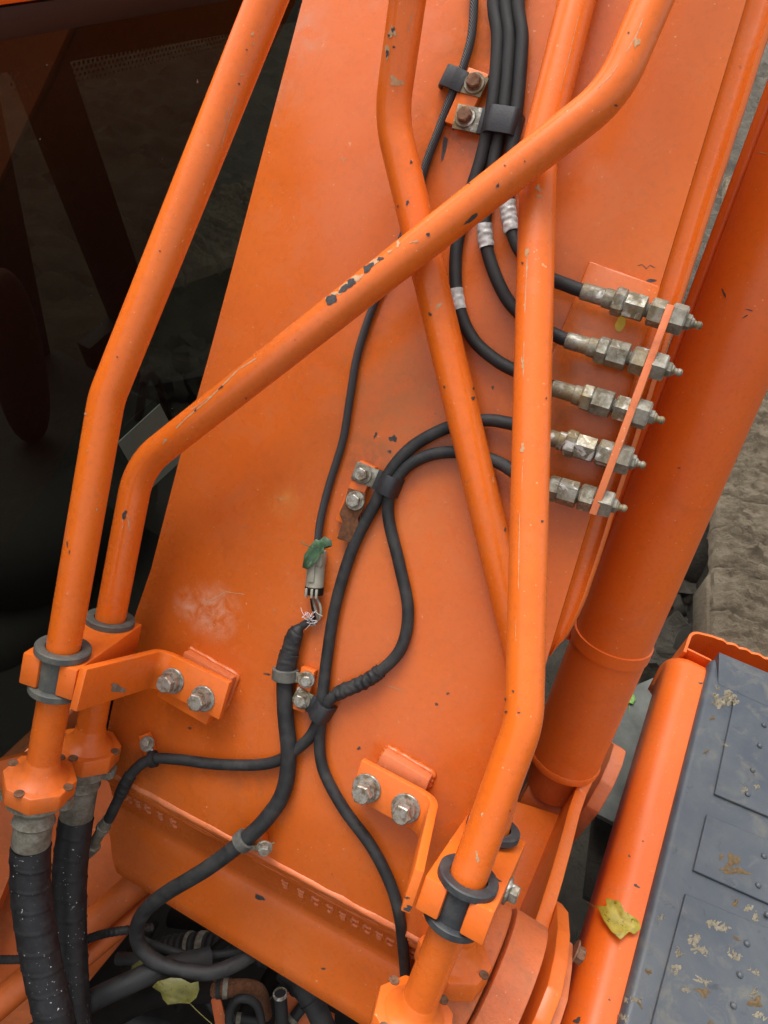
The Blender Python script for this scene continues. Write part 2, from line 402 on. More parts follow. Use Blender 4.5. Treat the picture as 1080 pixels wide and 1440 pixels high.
def scratch(objs, pts, wpx, lift=.0003):
    """thin scratch through photo bearings, lying on a surface"""
    P = []
    for (x0, y0), (x1, y1) in zip(pts[:-1], pts[1:]):
        m = max(2, int(math.hypot(x1 - x0, y1 - y0) / 4))
        P += [(x0 + (x1 - x0) * k / m, y0 + (y1 - y0) * k / m) for k in range(m)]
    P.append(pts[-1]); V, Fc = [], []; rnd = random.Random(int(pts[0][0] * 31 + pts[0][1]))
    for i, (x, y) in enumerate(P):
        a, b = P[max(i - 1, 0)], P[min(i + 1, len(P) - 1)]; dx, dy = b[0] - a[0], b[1] - a[1]; L = math.hypot(dx, dy) or 1
        ww = wpx * (.35 + .65 * rnd.random()) * (0.2 if i in (0, len(P) - 1) else 1)
        row = []
        for s in (-1, 1):
            l, n = hit(objs, x - dy / L * ww * s / 2, y + dx / L * ww * s / 2)
            if l is None: return [], []
            row.append(l + n * lift)
        V += row
        if i: j = 2 * i; Fc.append([j - 2, j - 1, j + 1, j])
    return V, Fc
def stuff(o): o['kind'] = 'stuff'; return o

def hexbolt(parent, p, n, r=.0095, h=.009, mat='bolt', name='bolt', washer=True, tall=0.0, e=None, wmat=None):
    e1, _ = perp(n)
    e1 = e or Matrix.Rotation(random.random() * 2, 3, n) @ e1
    b = mk(name, join(hexp(p + n * (.0035 + tall), n, h, r, e1, .1), lathe(p + n * .003, n, [(0, r * 1.08), (tall + .001, r * 1.08)], 20),
                      lathe(p + n * (.0035 + tall + h), n, [(-.002, r * .80), (.0004, r * .78)], 20)), mat, parent, 30)
    if washer: mk('washer', lathe(p, n, [(0, r * 1.45), (.0022, r * 1.45), (.003, r * 1.38)], 24), wmat or mat, b, 30)
    return b

# ------------------------------------------------------------------ the setting
def gridz(x0, x1, y0, y1, nx, ny, fn):
    V = []; Fc = []
    for j in range(ny + 1):
        for i in range(nx + 1):
            x, y = x0 + (x1 - x0) * i / nx, y0 + (y1 - y0) * j / ny; V.append(Vector((x, y, fn(x, y))))
    for j in range(ny):
        for i in range(nx): a = j * (nx + 1) + i; Fc.append([a, a + 1, a + nx + 2, a + nx + 1])
    return V, Fc
def gz(x, y):
    v = Vector((x, y, 0)); return .10 * noise.fractal(v * 2.2, .8, 2.1, 5) + .05 * noise.fractal(v * 9, .7, 2.1, 4) + .02
g = mk('ground', gridz(-9, 9, -3, 15, 240, 240, gz), 'mud'); g['kind'] = 'structure'
gs = mk('far_ground', strip([[Vector((x, y, -.25)) for x in (-90, -30, 30, 90)] for y in (-60, 0, 60, 150)]), 'mud'); gs['kind'] = 'structure'

# ------------------------------------------------------------------ the boom
boom = thing('boom', 'wide orange steel boom with welded foot, scuffed paint and pipes running over it', 'boom', on(400, 1150, -.2))
PL = [(545, -400), (1171, -400), (1080, -100), (1032, 60), (928, 404), (799, 830), (752, 985), (725, 1110), (690, 1230), (628, 1345), (172, 1098), (152, 1078), (150, 1030), (176, 905), (212, 800), (252, 645), (292, 505), (320, 400), (425, 0), (455, -100)]
plate = mk('top_plate', prism([on(x, y, 0) for x, y in PL], -N * .012, .0012), 'plate', boom)
# side walls under the plate
def wall(pts, depth, name, inset=.004):
    a = [on(x, y, -.0121) + Bx * inset for x, y in pts]
    cen = on(560, 600, 0)
    rows = [[p for p in a], [p - N * depth for p in a]]
    mk(name, strip(rows), 'plate', boom)
wall([(547, -400), (457, -100), (322, 400), (254, 645), (178, 905), (154, 1078)], .42, 'side_wall', .006)
wall([(1169, -400), (1078, -100), (1030, 60), (926, 404), (797, 830), (750, 985), (724, 1110)], .40, 'side_wall', -.07)
# edge flange on the right: fillet, ridge, outer edge
edge = [(1171, -400), (1080, -100), (1032, 60), (928, 404), (799, 830), (770, 925)]
E = spline([on(x, y, 0) for x, y in edge], 16)
prof = [(.0003, -.0010), (.002, -.008), (.009, -.013), (.018, -.0155), (.024, -.0145), (.028, -.0105), (.0305, -.0085), (.033, -.0095), (.036, -.011), (.038, -.016), (.038, -.030)]
def fw(i):
    t = max(0, (i / (len(E) - 1) * 5 - 1) / 4); return 1.0 - .38 * min(1, t / .75) - (0 if t < .75 else (t - .75) / .25 * .55)
mk('edge_flange', strip([[p + Bx * (o * fw(i) * (1 + .03 * noise.noise(p * 30))) + N * h for o, h in prof] for i, p in enumerate(E)]), 'plate', boom, 60)
# foot: weld, lettered band, lower lip
WL = [on(x, y, 0) for x, y in [(140, 1080), (172, 1097), (290, 1161), (430, 1237), (540, 1296), (628, 1344), (660, 1362)]]
W = spline(WL, 14)
def down(phi): c, s = math.cos(math.radians(phi)), math.sin(math.radians(phi)); return -A * c - N * s
d1, d2 = down(33), down(6)
def nzw(p, k, s): return noise.noise(p * s + Vector((k * 9.1, 0, 0)))
wb = mk('weld_bead', tube([p + d1 * .001 - N * .0035 for p in W], .006, 14, lambda i, L, a: .0062 + .0003 * math.sin(L * 900 + a) + .0014 * noise.noise(Vector((L * 45, a, 0)))), 'oldpaint', boom, 80)
for k, (off, rr) in enumerate(((.012, .0062), (.0215, .0050), (.0295, .0040))):
    mk('weld_ridge', tube([p + d1 * (off + .0025 * nzw(p, k, 22)) - N * .006 for p in W], rr, 10, lambda i, L, a, rr=rr, k=k: rr * (1 + .3 * noise.noise(Vector((L * 40, k * 5, a * .5))))), 'plate', boom, 80)
BW, LW = .108, .094
def cross(p, i):
    t = i / (len(W) - 1)
    flat_ = [p - N * .010 + d1 * (BW * k / 6) for k in range(7)]
    q = flat_[-1]; flat_ += [q + (d1 * (1 - k / 4) + d2 * (k / 4)) * (.006) * k for k in range(1, 5)]
    q = flat_[-1]
    # the lower lip is cut away in a curve at its left end
    lw = LW * min(1, max(.18, (t - .0) / .20 + .35)) if t < .14 else LW + .03 * t
    flat_ += [q + d2 * (lw * k / 5) for k in range(1, 6)]
    e = flat_[-1]; flat_ += [e + d2 * .002 - N * .002, e + d2 * .002 - N * .016]
    return flat_
rows = [cross(p, i) for i, p in enumerate(W)]
band = mk('foot_skirt', strip(rows), 'plate', boom, 50)
# embossed marks on the skirt: small raised strokes, two per character
def mark(t, seed):
    i = t * (len(W) - 1); a = W[int(i)].lerp(W[min(int(i) + 1, len(W) - 1)], i - int(i)); tv = (W[-1] - W[0]).normalized(); nn = d1.cross(tv).normalized()
    if nn.dot(N) < 0: nn = -nn
    o = a - N * .010 + d1 * .066; rnd = random.Random(seed)
    parts = []
    for (u0, v0, u1, v1) in [(-.0055, -.009, .0055, -.008), (-.004 + .002 * rnd.random(), .007, .004, .008), rnd.choice([(-.0055, -.008, -.005, .005), (.0055, -.008, .003, .006), (-.004, 0, .004, .001)])]:
        p0, p1 = o + tv * u0 + d1 * v0, o + tv * u1 + d1 * v1
        parts.append(tube([p0, p0.lerp(p1, .5) + nn * .0012, p1], .0026, 8))
    mk('embossed_mark', join(*parts), 'oldpaint', boom, 60)
T0 = lambda x: None
for k in range(7): mark(.105 + .0262 * k, k)
for k in range(14): mark(.458 + .0285 * k, 20 + k)
# pressed pad under the fittings
pad = mk('doubler_pad', prism([on(x, y, .0002) for x, y in [(829, 368), (929, 404), (842, 705), (722, 668), (760, 540)]], N * .007, .003), 'plate', boom)
# boss tube that takes the foot pin
BC = at(668, 1386, 1.10); XA = Vector((1, 0, 0))
mk('boss_tube', lathe(BC - XA * .085, XA, [(0, .118), (.081, .118), (.0835, .1155), (.0835, .05)], 72), 'cast', boom)
mk('foot_gusset', prism([on(600, 1300, -.02), on(725, 1090, -.02), BC + Vector((-.05, .02, .112)), BC + Vector((-.09, -.03, .110))], -N * .05, .003), 'plate', boom)
# little welded tabs that carry the hose clamps
def tab(name, p0, p1, wpx, h=.012, parent=boom):
    a, b = on(*p0, 0), on(*p1, 0); d = (b - a).normalized(); s = N.cross(d).normalized(); wd = wpx * .00046
    return mk(name, prism([a - s * wd + N * .0002, b - s * wd + N * .0002, b + s * wd + N * .0002, a + s * wd + N * .0002], N * h, .0012), 'bracket', parent)
tab('clamp_tab', (676, 106), (642, 182), 30)
tab('clamp_tab', (521, 652), (486, 735), 25)
tab('clamp_tab', (438, 938), (424, 996), 22)
tab('clamp_tab', (207, 1030), (216, 1058), 16, .012)
tab('clamp_tab', (366, 1158), (372, 1184), 18, .016)

# wear on the plate
chips = [patch([plate], x, y, rx, ry, r, i, rag=.45) for i, (x, y, rx, ry, r) in enumerate([(553, 617, 6, 4, .6), (528, 612, 2, 4, .3), (625, 207, 4, 15, .15), (641, 175, 3, 7, .3), (548, 635, 3, 2, 0), (267, 1024, 2, 2, 0), (614, 990, 2, 2, 0), (505, 1052, 2.5, 2, 0), (180, 1102, 5, 2, .4), (546, 1318, 4, 2, .5), (630, 975, 2, 1.5, 0), (376, 948, 4, 1.5, .2), (693, 545, 2, 2, 0), (885, 400, 7, 2, .3), (915, 395, 8, 2.5, -.3)])]
stuff(mk('paint_chips', join(*chips), 'bare', boom, smooth=False))
sk = [patch([band], 455 - 90, 1262, 7, 3.5, .6, 3, rag=.3), patch([band], 455, 1362, 3, 1.5, .2, 5)]
stuff(mk('paint_chips', join(*sk), 'bare', boom, smooth=False))
pale = [scratch([plate], p_, wd) for p_, wd in [([(481, 221), (483, 226), (484, 231)], 2), ([(479, 220), (483, 225), (489, 222)], 1.5), ([(285, 848), (300, 842), (318, 832), (345, 836)], 1.6), ([(416, 555), (417, 566)], 1.2), ([(478, 1130), (479, 1140)], 1.3), ([(519, 968), (523, 972)], 1.5), ([(545, 964), (570, 972)], 1.2), ([(383, 860), (388, 856)], 2), ([(388, 699), (397, 703), (405, 701)], 1.8), ([(349, 875), (350, 886)], 1.3), ([(431, 196), (440, 203)], 1.2), ([(412, 303), (415, 310)], 1.4), ([(340, 738), (350, 742)], 1)]]
stuff(mk('scuffs', join(*pale), 'primer', boom, smooth=False))
cr = [scratch([plate], [(896, 374), (903, 372), (909, 378), (914, 373), (922, 377)], 1.6)]
stuff(mk('hair_crack', join(*cr), 'bare', boom, smooth=False))
mk('yellow_dab', patch([pad], 873, 454, 7, 13, .35, 2, rag=.15), 'yellow', boom, smooth=False)

# ------------------------------------------------------------------ rigid hydraulic pipes
def rigid(name, label, pts, r, bend, mat='pipe'):
    P = [at(*p) for p in pts]; t = thing(name, label, 'pipe', P[0] if pts[0][1] > 0 else P[-1], 'orange hydraulic pipes')
    i_, j_ = (0, 1) if pts[0][1] < 0 else (-1, -2)
    P[i_] = P[i_] + (P[i_] - P[j_]).normalized() * .25
    path = fillet(P, bend, 14); tb = mk('tube', tube(path, r, 36), mat, t, 60); return t, tb, P
L1, L1t, L1p = rigid('hydraulic_pipe', 'outermost orange pipe climbing past the cab glass from the twin clamp', [(57, 1090, 1.0), (84, 940, .95), (150, 560, .87), (375, 0, .777), (430, -137, .76)], .0203, .13)
DP, DPt, DPp = rigid('hydraulic_pipe', 'orange pipe crossing diagonally over the boom and the other pipes, chipped to bare metal', [(124, 1045, 1.10), (150, 897, 1.06), (196, 655, 1.01), (862, 132, .785), (925, -15, .77), (962, -112, .76)], .0203, .105)
MP, MPt, MPp = rigid('hydraulic_pipe', 'orange pipe slanting between boom plate and diagonal pipe, passing behind the straight one', [(592, -112, .80), (573, 0, .84), (550, 165, .895), (744, 968, .955), (686, 1192, .955), (640, 1340, 1.0)], .0205, .11)
RP, RPt, RPp = rigid('hydraulic_pipe', 'nearly straight orange pipe standing in front of the grease fittings', [(838, -110, .85), (811, 0, .855), (757, 215, .865), (737, 1015, .815), (648, 1262, .84), (583, 1425, .90)], .0208, .12)
def chipset(host, t, dark, pal, scr=()):
    for i, a in enumerate(dark):
        if a[2] * a[3] > 18:
            mk('paint_chip', patch([host], *a, rag=.28, lift=.0007), 'bare', t, smooth=False)
    rest = [patch([host], a[0], a[1], a[2] * .75, a[3] * .75, *a[4:], rag=.4, lift=.0006) for n_, a in enumerate(dark) if a[2] * a[3] <= 18 and n_ % 4 != 3]
    if rest: stuff(mk('small_chips', join(*rest), 'bare', t, smooth=False))
    pp = [patch([host], a[0], a[1], a[2] * .8, a[3] * .8, *a[4:], rag=.55, lift=.0004) for a in pal] + [scratch([host], p, wd * .7) for p, wd in scr]
    if pp: stuff(mk('scratches', join(*pp), 'primer', t, smooth=False))
chipset(DPt, DP, [(466, 421, 9.5, 6, -.3, 1), (484, 406, 8, 4, -.6, 2), (494, 398, 8, 4.5, -.6, 3), (503, 389, 6, 3, -.7, 4), (518, 377, 9, 4, -.7, 5), (535, 364, 6, 3, -.6, 6), (513, 376, 3, 2, -.5, 7), (497, 386, 1.5, 1.5, 0, 8), (311, 545, 5, 2, -.7, 9), (275, 577, 3, 2, -.7, 10), (602, 330, 4, 3, -.6, 11), (663, 307, 13, 2.5, -.75, 12), (700, 261, 2, 5, .4, 13), (738, 227, 1.5, 1.5, 0, 14), (710, 233, 2, 1.5, 0, 15), (900, 39, 2.5, 7, .4, 16), (884, 46, 2, 2, 0, 17), (673, 242, 4, 1, -.6, 18), (660, 258, 2, 1, 0, 19), (833, 130, 2, 1.5, 0, 20), (866, 148, 3, 2, 0, 21), (415, 478, 1, 1, 0, 22), (346, 560, 1.5, 1.5, 0, 23)],
        [(466, 418, 13, 8, -.4, 31), (478, 412, 6, 3, -.8, 38), (495, 395, 22, 4.5, -.62, 32), (525, 370, 20, 4, -.7, 33), (583, 340, 8, 1.5, -.3, 34), (560, 343, 3, 5, .2, 35), (232, 620, 2.5, 5, .4, 36), (895, 60, 4, 10, .4, 37), (548, 354, 6, 1.5, -.7, 39)],
        [([(247, 603), (262, 588), (290, 565), (315, 540), (335, 520), (362, 503)], 3.2), ([(880, 75), (895, 50), (905, 25)], 2.5), ([(840, 125), (860, 105), (870, 90)], 2), ([(268, 577), (300, 555), (330, 525)], 1.6)])
chipset(L1t, L1, [(347, 70, 2, 1.5, 0, 1), (336, 118, 2, 2, 0, 2), (165, 502, 1.5, 1.5, 0, 3), (132, 770, 3, 1, .3, 4), (95, 765, 1, 6, 0, 5), (225, 353, 1.5, 1.5, 0, 6), (98, 776, 1, 4, 0, 7), (128, 762, 1.5, 5, .1, 8)],
        [(355, 48, 2, 4, .3, 1), (356, 62, 1, 3, 0, 2), (120, 582, 2.5, 2, 0, 3), (340, 105, 3, 1, -.3, 4), (136, 716, 2, 2, 0, 5), (123, 634, 2, 1, 0, 6)], [([(332, 135), (325, 160), (318, 180), (310, 210)], 2), ([(322, 150), (314, 175)], 1.5)])
chipset(MPt, MP, [(545, 75, 3, 6, .2, 1), (553, 42, 3, 5, .1, 2), (554, 66, 2, 3, 0, 3), (580, 216, 2, 5, 0, 4), (578, 228, 2, 4, .2, 5), (573, 285, 3, 4, .3, 6), (605, 442, 3, 3, .3, 7), (607, 485, 2, 5, .2, 8), (625, 544, 2, 2, 0, 9), (665, 560, 2.5, 4, .2, 10), (666, 546, 2, 3, 0, 11), (695, 753, 3, 2, .3, 12), (710, 745, 2, 3, 0, 13), (560, 290, 1.5, 2, 0, 14), (547, 50, 2, 3, 0, 15)],
        [(556, 115, 9, 10, .3, 1), (552, 45, 5, 12, .15, 2), (545, 72, 4, 11, .2, 3), (693, 675, 1, 4, .1, 4), (617, 430, 3, 7, .5, 5)], [([(580, 15), (577, 30), (573, 48)], 1.6), ([(656, 680), (662, 672), (666, 668)], 1.2)])
chipset(RPt, RP, [(712, 1001, 2.5, 2, 0, 1), (730, 1002, 2.5, 1.5, 0, 2), (711, 983, 1.5, 3, 0, 3), (720, 1040, 2, 1.5, 0, 4), (722, 972, 2, 2, 0, 5), (762, 733, 2, 2.5, 0, 6), (768, 560, 1.5, 2, 0, 7), (725, 1142, 1, 2, 0, 8), (735, 370, 2, 2, 0, 9), (717, 1140, 1, 1.5, 0, 10)],
        [(735, 630, 4, 7, .1, 1), (741, 355, 3, 8, .05, 2), (741, 375, 2, 5, 0, 3), (735, 510, 2.5, 8, 0, 4), (757, 265, 4, 6, .2, 5), (671, 1205, 3, 9, -.1, 6), (678, 1145, 2, 3, 0, 7), (758, 276, 5, 2, .4, 8)],
        [([(742, 350), (740, 400), (738, 440)], 2.5), ([(737, 480), (736, 530)], 2.5), ([(735, 655), (734, 690)], 1.5), ([(731, 720), (730, 775), (729, 830)], 2.2), ([(814, 20), (800, 80), (787, 130)], 1.5), ([(726, 870), (725, 900)], 1.6)])
for x, y, q in ((176, 733, 0),):
    stuff(mk('scratches', join(scratch([DPt], [(172, 735), (175, 722), (180, 726), (181, 738), (183, 748)], 2), scratch([DPt], [(171, 745), (174, 737)], 1.5)), 'primer', DP, smooth=False))
    mk('paint_chip', patch([DPt], 175, 724, 3, 6, .4, 3), 'bare', DP, smooth=False)

# ------------------------------------------------------------------ pipe clamps (block, bent arm, rubber rings)
def pipe_clamp(label, c1, c2, p1dir, r, e_end, wid, hp, rings, flip=1):
    t = thing('pipe_clamp', label, 'clamp', c2, 'orange twin pipe clamps')
    p = p1dir.normalized(); q = (c2 - c1); L = (q - p * q.dot(p)).length; q = (q - p * q.dot(p)).normalized(); s = p.cross(q).normalized()
    c = r * .62; out = []
    def P(a, b): return c1 + q * a + s * b - p * hp
    e = e_end
    poly = [(-e, -wid), (-e, -c), (-r * .4, -c), (r * .3, 0), (-r * .4, c), (-e, c), (-e, wid), (L + e, wid), (L + e, c), (L + r * .4, c), (L - r * .3, 0), (L + r * .4, -c), (L + e, -c), (L + e, -wid)]
    mk('clamp_block', prism([P(*k) for k in poly], p * hp * 2, .0025), 'bracket', t)
    for (cc, dd, mt) in rings:
        dd = dd.normalized()
        sl_ = mk('rubber_sleeve', tube([cc - dd * (hp + .004), cc + dd * (hp + .004)], r + .005, 28, rf=lambda i, L, a: r + .005), mt, t)
        for sg in (-1, 1):
            z = hp + .0006
            pr = [(z, r + .001), (z, r + .0115), (z + .0012, r + .013), (z + .0085, r + .013), (z + .010, r + .0115), (z + .0095, r + .003), (z + .009, r + .001)]
            mk('rubber_ring', lathe(cc, dd * sg, pr, 40, closed=True), mt, t, 40)
    return t, p, q, s, L
c1, c2 = L1p[1], DPp[1]
CL, p, q, s, Ln = pipe_clamp('twin pipe clamp bolted on near the cab, pale rubber rings, worn spot on arm', c1, c2, (L1p[2] - L1p[1]), .0203, .026, .036, .021, [(c1, L1p[2] - L1p[0], 'ringpale'), (c2, DPp[2] - DPp[0], 'ringpale')])
def pad_weld(t, pts):
    P = [on(x, y, .001) for x, y in pts]; P = P + [P[0]]; Q = []
    for a, b in zip(P[:-1], P[1:]): Q += [a.lerp(b, k / 14) for k in range(14)]
    mk('weld', tube(Q + [P[0]], .004, 8, lambda i, L, a: .0042 + .0012 * noise.noise(Vector((L * 120, a, 1))) + .0005 * math.sin(L * 900)), 'plate', t, 80)
pad_weld(CL, [(268, 912), (335, 950), (318, 996), (254, 960)])
fl0, fl1 = on(318, 985, .034), on(222, 938, .034)
armend = c1 + (-s if (fl1 - c1).dot(-s) > 0 else s) * .043 - q * .030
armL = mk('arm', bar(fillet([fl0, fl1, armend], .02, 6), A * .056, .011, .002), 'bracket', CL)
mk('mounting_pad', prism([on(x, y, .001) for x, y in [(252, 925), (322, 966), (303, 1012), (234, 972)]], N * .026, .002), 'bracket', CL)
mk('mounting_lug', prism([on(x, y, .001) for x, y in [(268, 912), (335, 950), (318, 996), (254, 960)]], N * .018, .002), 'oldpaint', CL)
for x, y in ((243, 957), (286, 982)): hexbolt(CL, on(x, y, .0398), N, .0125, .011, 'bolt', tall=.009)
mk('worn_spot', patch([armL], 165, 968, 9, 7, .2, 4, rag=.4), 'ferrule', CL, smooth=False)

c1, c2 = RPp[4], MPp[4]
CR, p, q, s, Ln = pipe_clamp('twin pipe clamp above the boom foot pin, dark rubber rings, chipped corner', c1, c2, (RPp[3] - RPp[4]), .0208, .030, .040, .020, [(c1, RPp[3] - RPp[5], 'ring'), (c2, MPp[3] - MPp[5], 'ring')])
pad_weld(CR, [(545, 1050), (610, 1088), (603, 1106), (535, 1068)])
fl0, fl1 = on(502, 1092, .034), on(604, 1147, .034)
sd_ = s if (fl1 - c1).dot(s) > 0 else -s
armend = c1 + sd_ * .0465 - q * .036
armR = mk('arm', bar(fillet([fl0, fl1, armend], .02, 6), A * .052, .011, .002), 'bracket', CR)
mk('mounting_pad', prism([on(x, y, .001) for x, y in [(522, 1070), (610, 1118), (596, 1150), (505, 1102)]], N * .026, .002), 'bracket', CR)
mk('mounting_lug', prism([on(x, y, .001) for x, y in [(545, 1050), (610, 1088), (603, 1106), (535, 1068)]], N * .020, .002), 'oldpaint', CR)
for x, y in ((516, 1108), (571, 1136)): hexbolt(CR, on(x, y, .0398), N, .0132, .012, 'bolt', tall=.009)
hexbolt(CR, c1 - sd_ * .0405 + q * .06, -sd_, .011, .010, 'zinc')
blk = [o for o in CR.children if o.name.startswith('clamp_block')]
stuff(mk('small_chips', join(*[patch(blk + [armR], *a, rag=.5) for a in [(575, 1278, 8, 4, .5, 1), (570, 1292, 6, 3, .5, 2), (580, 1283, 5, 3, .3, 3), (571, 1262, 5, 1.5, .3, 4), (700, 1238, 4, 2, .3, 5), (655, 1345, 5, 1.5, .2, 6)]]), 'bare', CR, smooth=False))

# ------------------------------------------------------------------ flanges and big wrapped hoses under the clamps
def flange_end(t, base, d, r, R=.040, H=.026, bolts=True, mat='bracket', rot=.3):
    d = d.normalized(); e1, e2 = perp(d); e1, e2 = (Matrix.Rotation(rot, 3, d) @ e1), (Matrix.Rotation(rot, 3, d) @ e2)
    k = .42; cs = [(1, k), (1, -k), (k, -1), (-k, -1), (-1, -k), (-1, k), (-k, 1), (k, 1)]
    mk('flange', prism([base + (e1 * a + e2 * b) * R for a, b in cs], -d * H, .0025), mat, t)
    mk('neck', lathe(base, d, [(-.001, r + .017), (.003, r + .013), (.008, r + .006), (.016, r + .002), (.026, r + .0006), (.03, r - .001)], 32), mat, t)
    for a, b in ((.68, .68), (.68, -.68), (-.68, .68), (-.68, -.68)):
        c = base + (e1 * a + e2 * b) * R
        mk('flange_bolt', lathe(c, d, [(-.001, .0064), (.0012, .0064), (.0016, .0056), (.0010, .0040), (.0008, .0002)], 16), 'rustbolt', t)
    return e1, e2
flange_end(L1, L1p[0], L1p[1] - L1p[0], .0203, .043, .026, rot=.75)
flange_end(DP, DPp[0], DPp[1] - DPp[0], .0203, .043, .026, rot=.75)
def big_hose(label, base, d, pts, r, rfer):
    t = thing('hydraulic_hose', label, 'hose', at(*pts[-1]), 'big wrapped hoses'); d = d.normalized(); P = [at(*k) for k in pts]
    a = (P[0] - base).normalized(); L = (P[0] - base).length
    mk('hose_flange', lathe(base, a, [(0, rfer + .012), (.014, rfer + .013), (.020, rfer + .006), (.026, rfer + .001)], 32), 'ferrule', t)
    mk('ferrule', lathe(base + a * .026, a, [(0, rfer - .001), (.012, rfer + .001), (.016, rfer + .003), (.02, rfer), (L - .03, rfer), (L - .027, rfer - .002)], 36), 'ferrule', t)
    for sg in (1, -1):
        e1, e2 = perp(a)
        mk('flange_ear', lathe(base + e1 * sg * (rfer + .011), a, [(0.001, .012), (.014, .012), (.017, .009)], 18), 'ferrule', t)
    path = spline(P, 14)
    def rf(i, L, ang): 
        ph = (L / .030 + ang / (2 * math.pi)) % 1.0
        return r + .0013 * max(0, 1 - abs(ph - .5) * 14) + .0006 * noise.noise(Vector((L * 50, ang * 2, 3)))
    fine = []
    for i in range(len(path) - 1):
        for k in range(3): fine.append(path[i].lerp(path[i + 1], k / 3))
    mk('wrapped_sleeve', tube(fine, r, 32, rf), 'sleeve', t, 80)
    return t
b0 = L1p[0] - (L1p[1] - L1p[0]).normalized() * .027
big_hose('big hose in black spiral wrap hanging from the outermost pipe', b0, L1p[0] - L1p[1], [(43, 1190, 1.02), (44, 1260, 1.03), (58, 1350, 1.04), (78, 1440, 1.05), (92, 1530, 1.08)], .0255, .0245)
b1 = DPp[0] - (DPp[1] - DPp[0]).normalized() * .027
big_hose('big hose in black spiral wrap hanging from the diagonal pipe', b1, DPp[0] - DPp[1], [(107, 1150, 1.14), (98, 1230, 1.14), (98, 1330, 1.14), (103, 1440, 1.14), (108, 1530, 1.16)], .0250, .0240)
# flanges above the foot pin
dR = RPp[4] - RPp[5]
flange_end(RP, RPp[5], dR, .0208, .046, .03, rot=.2)
flange_end(MP, MPp[5], MPp[4] - MPp[5], .0205, .046, .03, rot=.2)

# ------------------------------------------------------------------ grease lines over the boom
def hose_on(name, label, cat, pts, r, mat, group=None, n=14, rf=None):
    P = [on(x, y, h if h is not None else r + .001) for x, y, h in pts]
    if pts[0][1] < 0: P = [P[0] + (A * .28)] + P
    P = spline(P, 10)
    t = thing(name, label, cat, P[-1], group)
    o = mk('hose' if cat == 'hose' else 'cable', tube(P, r, n, rf), mat, t, 80); return t, o, P
H = None; GH = 'black grease hoses'
r_ = .0079
fits = [((818, 409), (980, 457)), ((796, 478), (952, 523)), ((776, 545), (927, 590)), ((755, 610), (900, 653)), ((731, 674), (874, 714))]
ft = .030                                                     # height of the fittings over the plate
h1 = hose_on('grease_hose', 'black grease hose feeding the top fitting, wrapped in silver tape', 'hose', [(737, -60, .016), (734, 60, .016), (727, 150, .016), (719, 215, .016), (714, 270, .014), (717, 310, .014), (730, 350, .018), (762, 385, .026), (800, 402, ft), (822, 410, ft)], r_, 'rubber', GH)
h2 = hose_on('grease_hose', 'black grease hose feeding the second fitting, with silver tape and a bend', 'hose', [(719, -60, .016), (716, 60, .016), (709, 150, .016), (697, 215, .014), (685, 280, .012), (682, 330, .012), (692, 375, .012), (714, 422, .014), (745, 452, .02), (785, 473, ft), (800, 479, ft)], r_, 'rubber', GH)
h3 = hose_on('grease_hose', 'black grease hose sweeping in a wide curve to the middle fitting', 'hose', [(702, -60, .016), (700, 60, .016), (692, 150, .016), (676, 225, .012), (652, 300, .010), (641, 360, .010), (644, 425, .010), (664, 475, .012), (700, 508, .016), (740, 528, .024), (780, 546, ft)], r_, 'rubber', GH)
h4 = hose_on('grease_hose', 'black grease hose arching from the fourth fitting and ending at the boom foot corner', 'hose', [(760, 611, ft), (740, 602, .026), (715, 595, .02), (680, 591, .015), (630, 601, .013), (580, 628, .013), (548, 664, .014), (530, 703, .011), (497, 768, .010), (472, 850, .010), (459, 930, .011), (452, 990, .013), (444, 1022, .012), (424, 1048, .010), (380, 1073, .010), (310, 1075, .010), (250, 1068, .012), (212, 1068, .018), (185, 1088, .022), (166, 1125, .018), (153, 1152, .010)], r_, 'dusty', GH)
h5 = hose_on('grease_hose', 'black grease hose making a loose belly below the cable clamp, then running to the foot', 'hose', [(736, 675, ft), (720, 662, .026), (700, 650, .02), (660, 637, .014), (612, 638, .012), (574, 655, .012), (552, 685, .013), (546, 725, .010), (562, 795, .010), (574, 860, .010), (562, 915, .011), (522, 953, .012), (482, 972, .014), (460, 990, .014), (450, 1030, .010), (454, 1080, .010), (482, 1135, .010), (522, 1190, .012), (549, 1243, .012), (562, 1290, .008), (568, 1345, -.03), (572, 1400, -.08)], r_, 'dusty', GH)
def wrap(t, P, i0, i1, r, mat, name='tape', rag=.0008):
    seg = P[i0:i1 + 1]; fine = []
    for i in range(len(seg) - 1):
        for k in range(4): fine.append(seg[i].lerp(seg[i + 1], k / 4))
    fine.append(seg[-1])
    return mk(name, tube(fine, r, 20, lambda i, L, a: r + rag * noise.noise(Vector((L * 220, math.cos(a) * 2, math.sin(a) * 2)))), mat, t, 70)
def near(P, x, y):
    best = min(range(len(P)), key=lambda i: ((P[i] - CAM).normalized() - c2w(ray(x, y)).normalized()).length); return best
def wrap_px(h, a, b, r, mat, name='tape', rag=.0008):
    i0, i1 = sorted((near(h[2], *a), near(h[2], *b)))
    return wrap(h[0], h[2], i0, max(i1, i0 + 1), r, mat, name, rag)
wrap_px(h2, (683, 314), (687, 349), .0094, 'tape', rag=.0012); wrap_px(h1, (713, 284), (719, 326), .0096, 'tape', rag=.0014)
wrap_px(h3, (643, 405), (652, 437), .0086, 'tape'); wrap_px(h5, (538, 944), (474, 976), .0094, 'dusty', 'spiral_wrap', .002)
wrap_px(h4, (184, 1090), (170, 1118), .0092, 'rubber', 'spiral_wrap', .001)
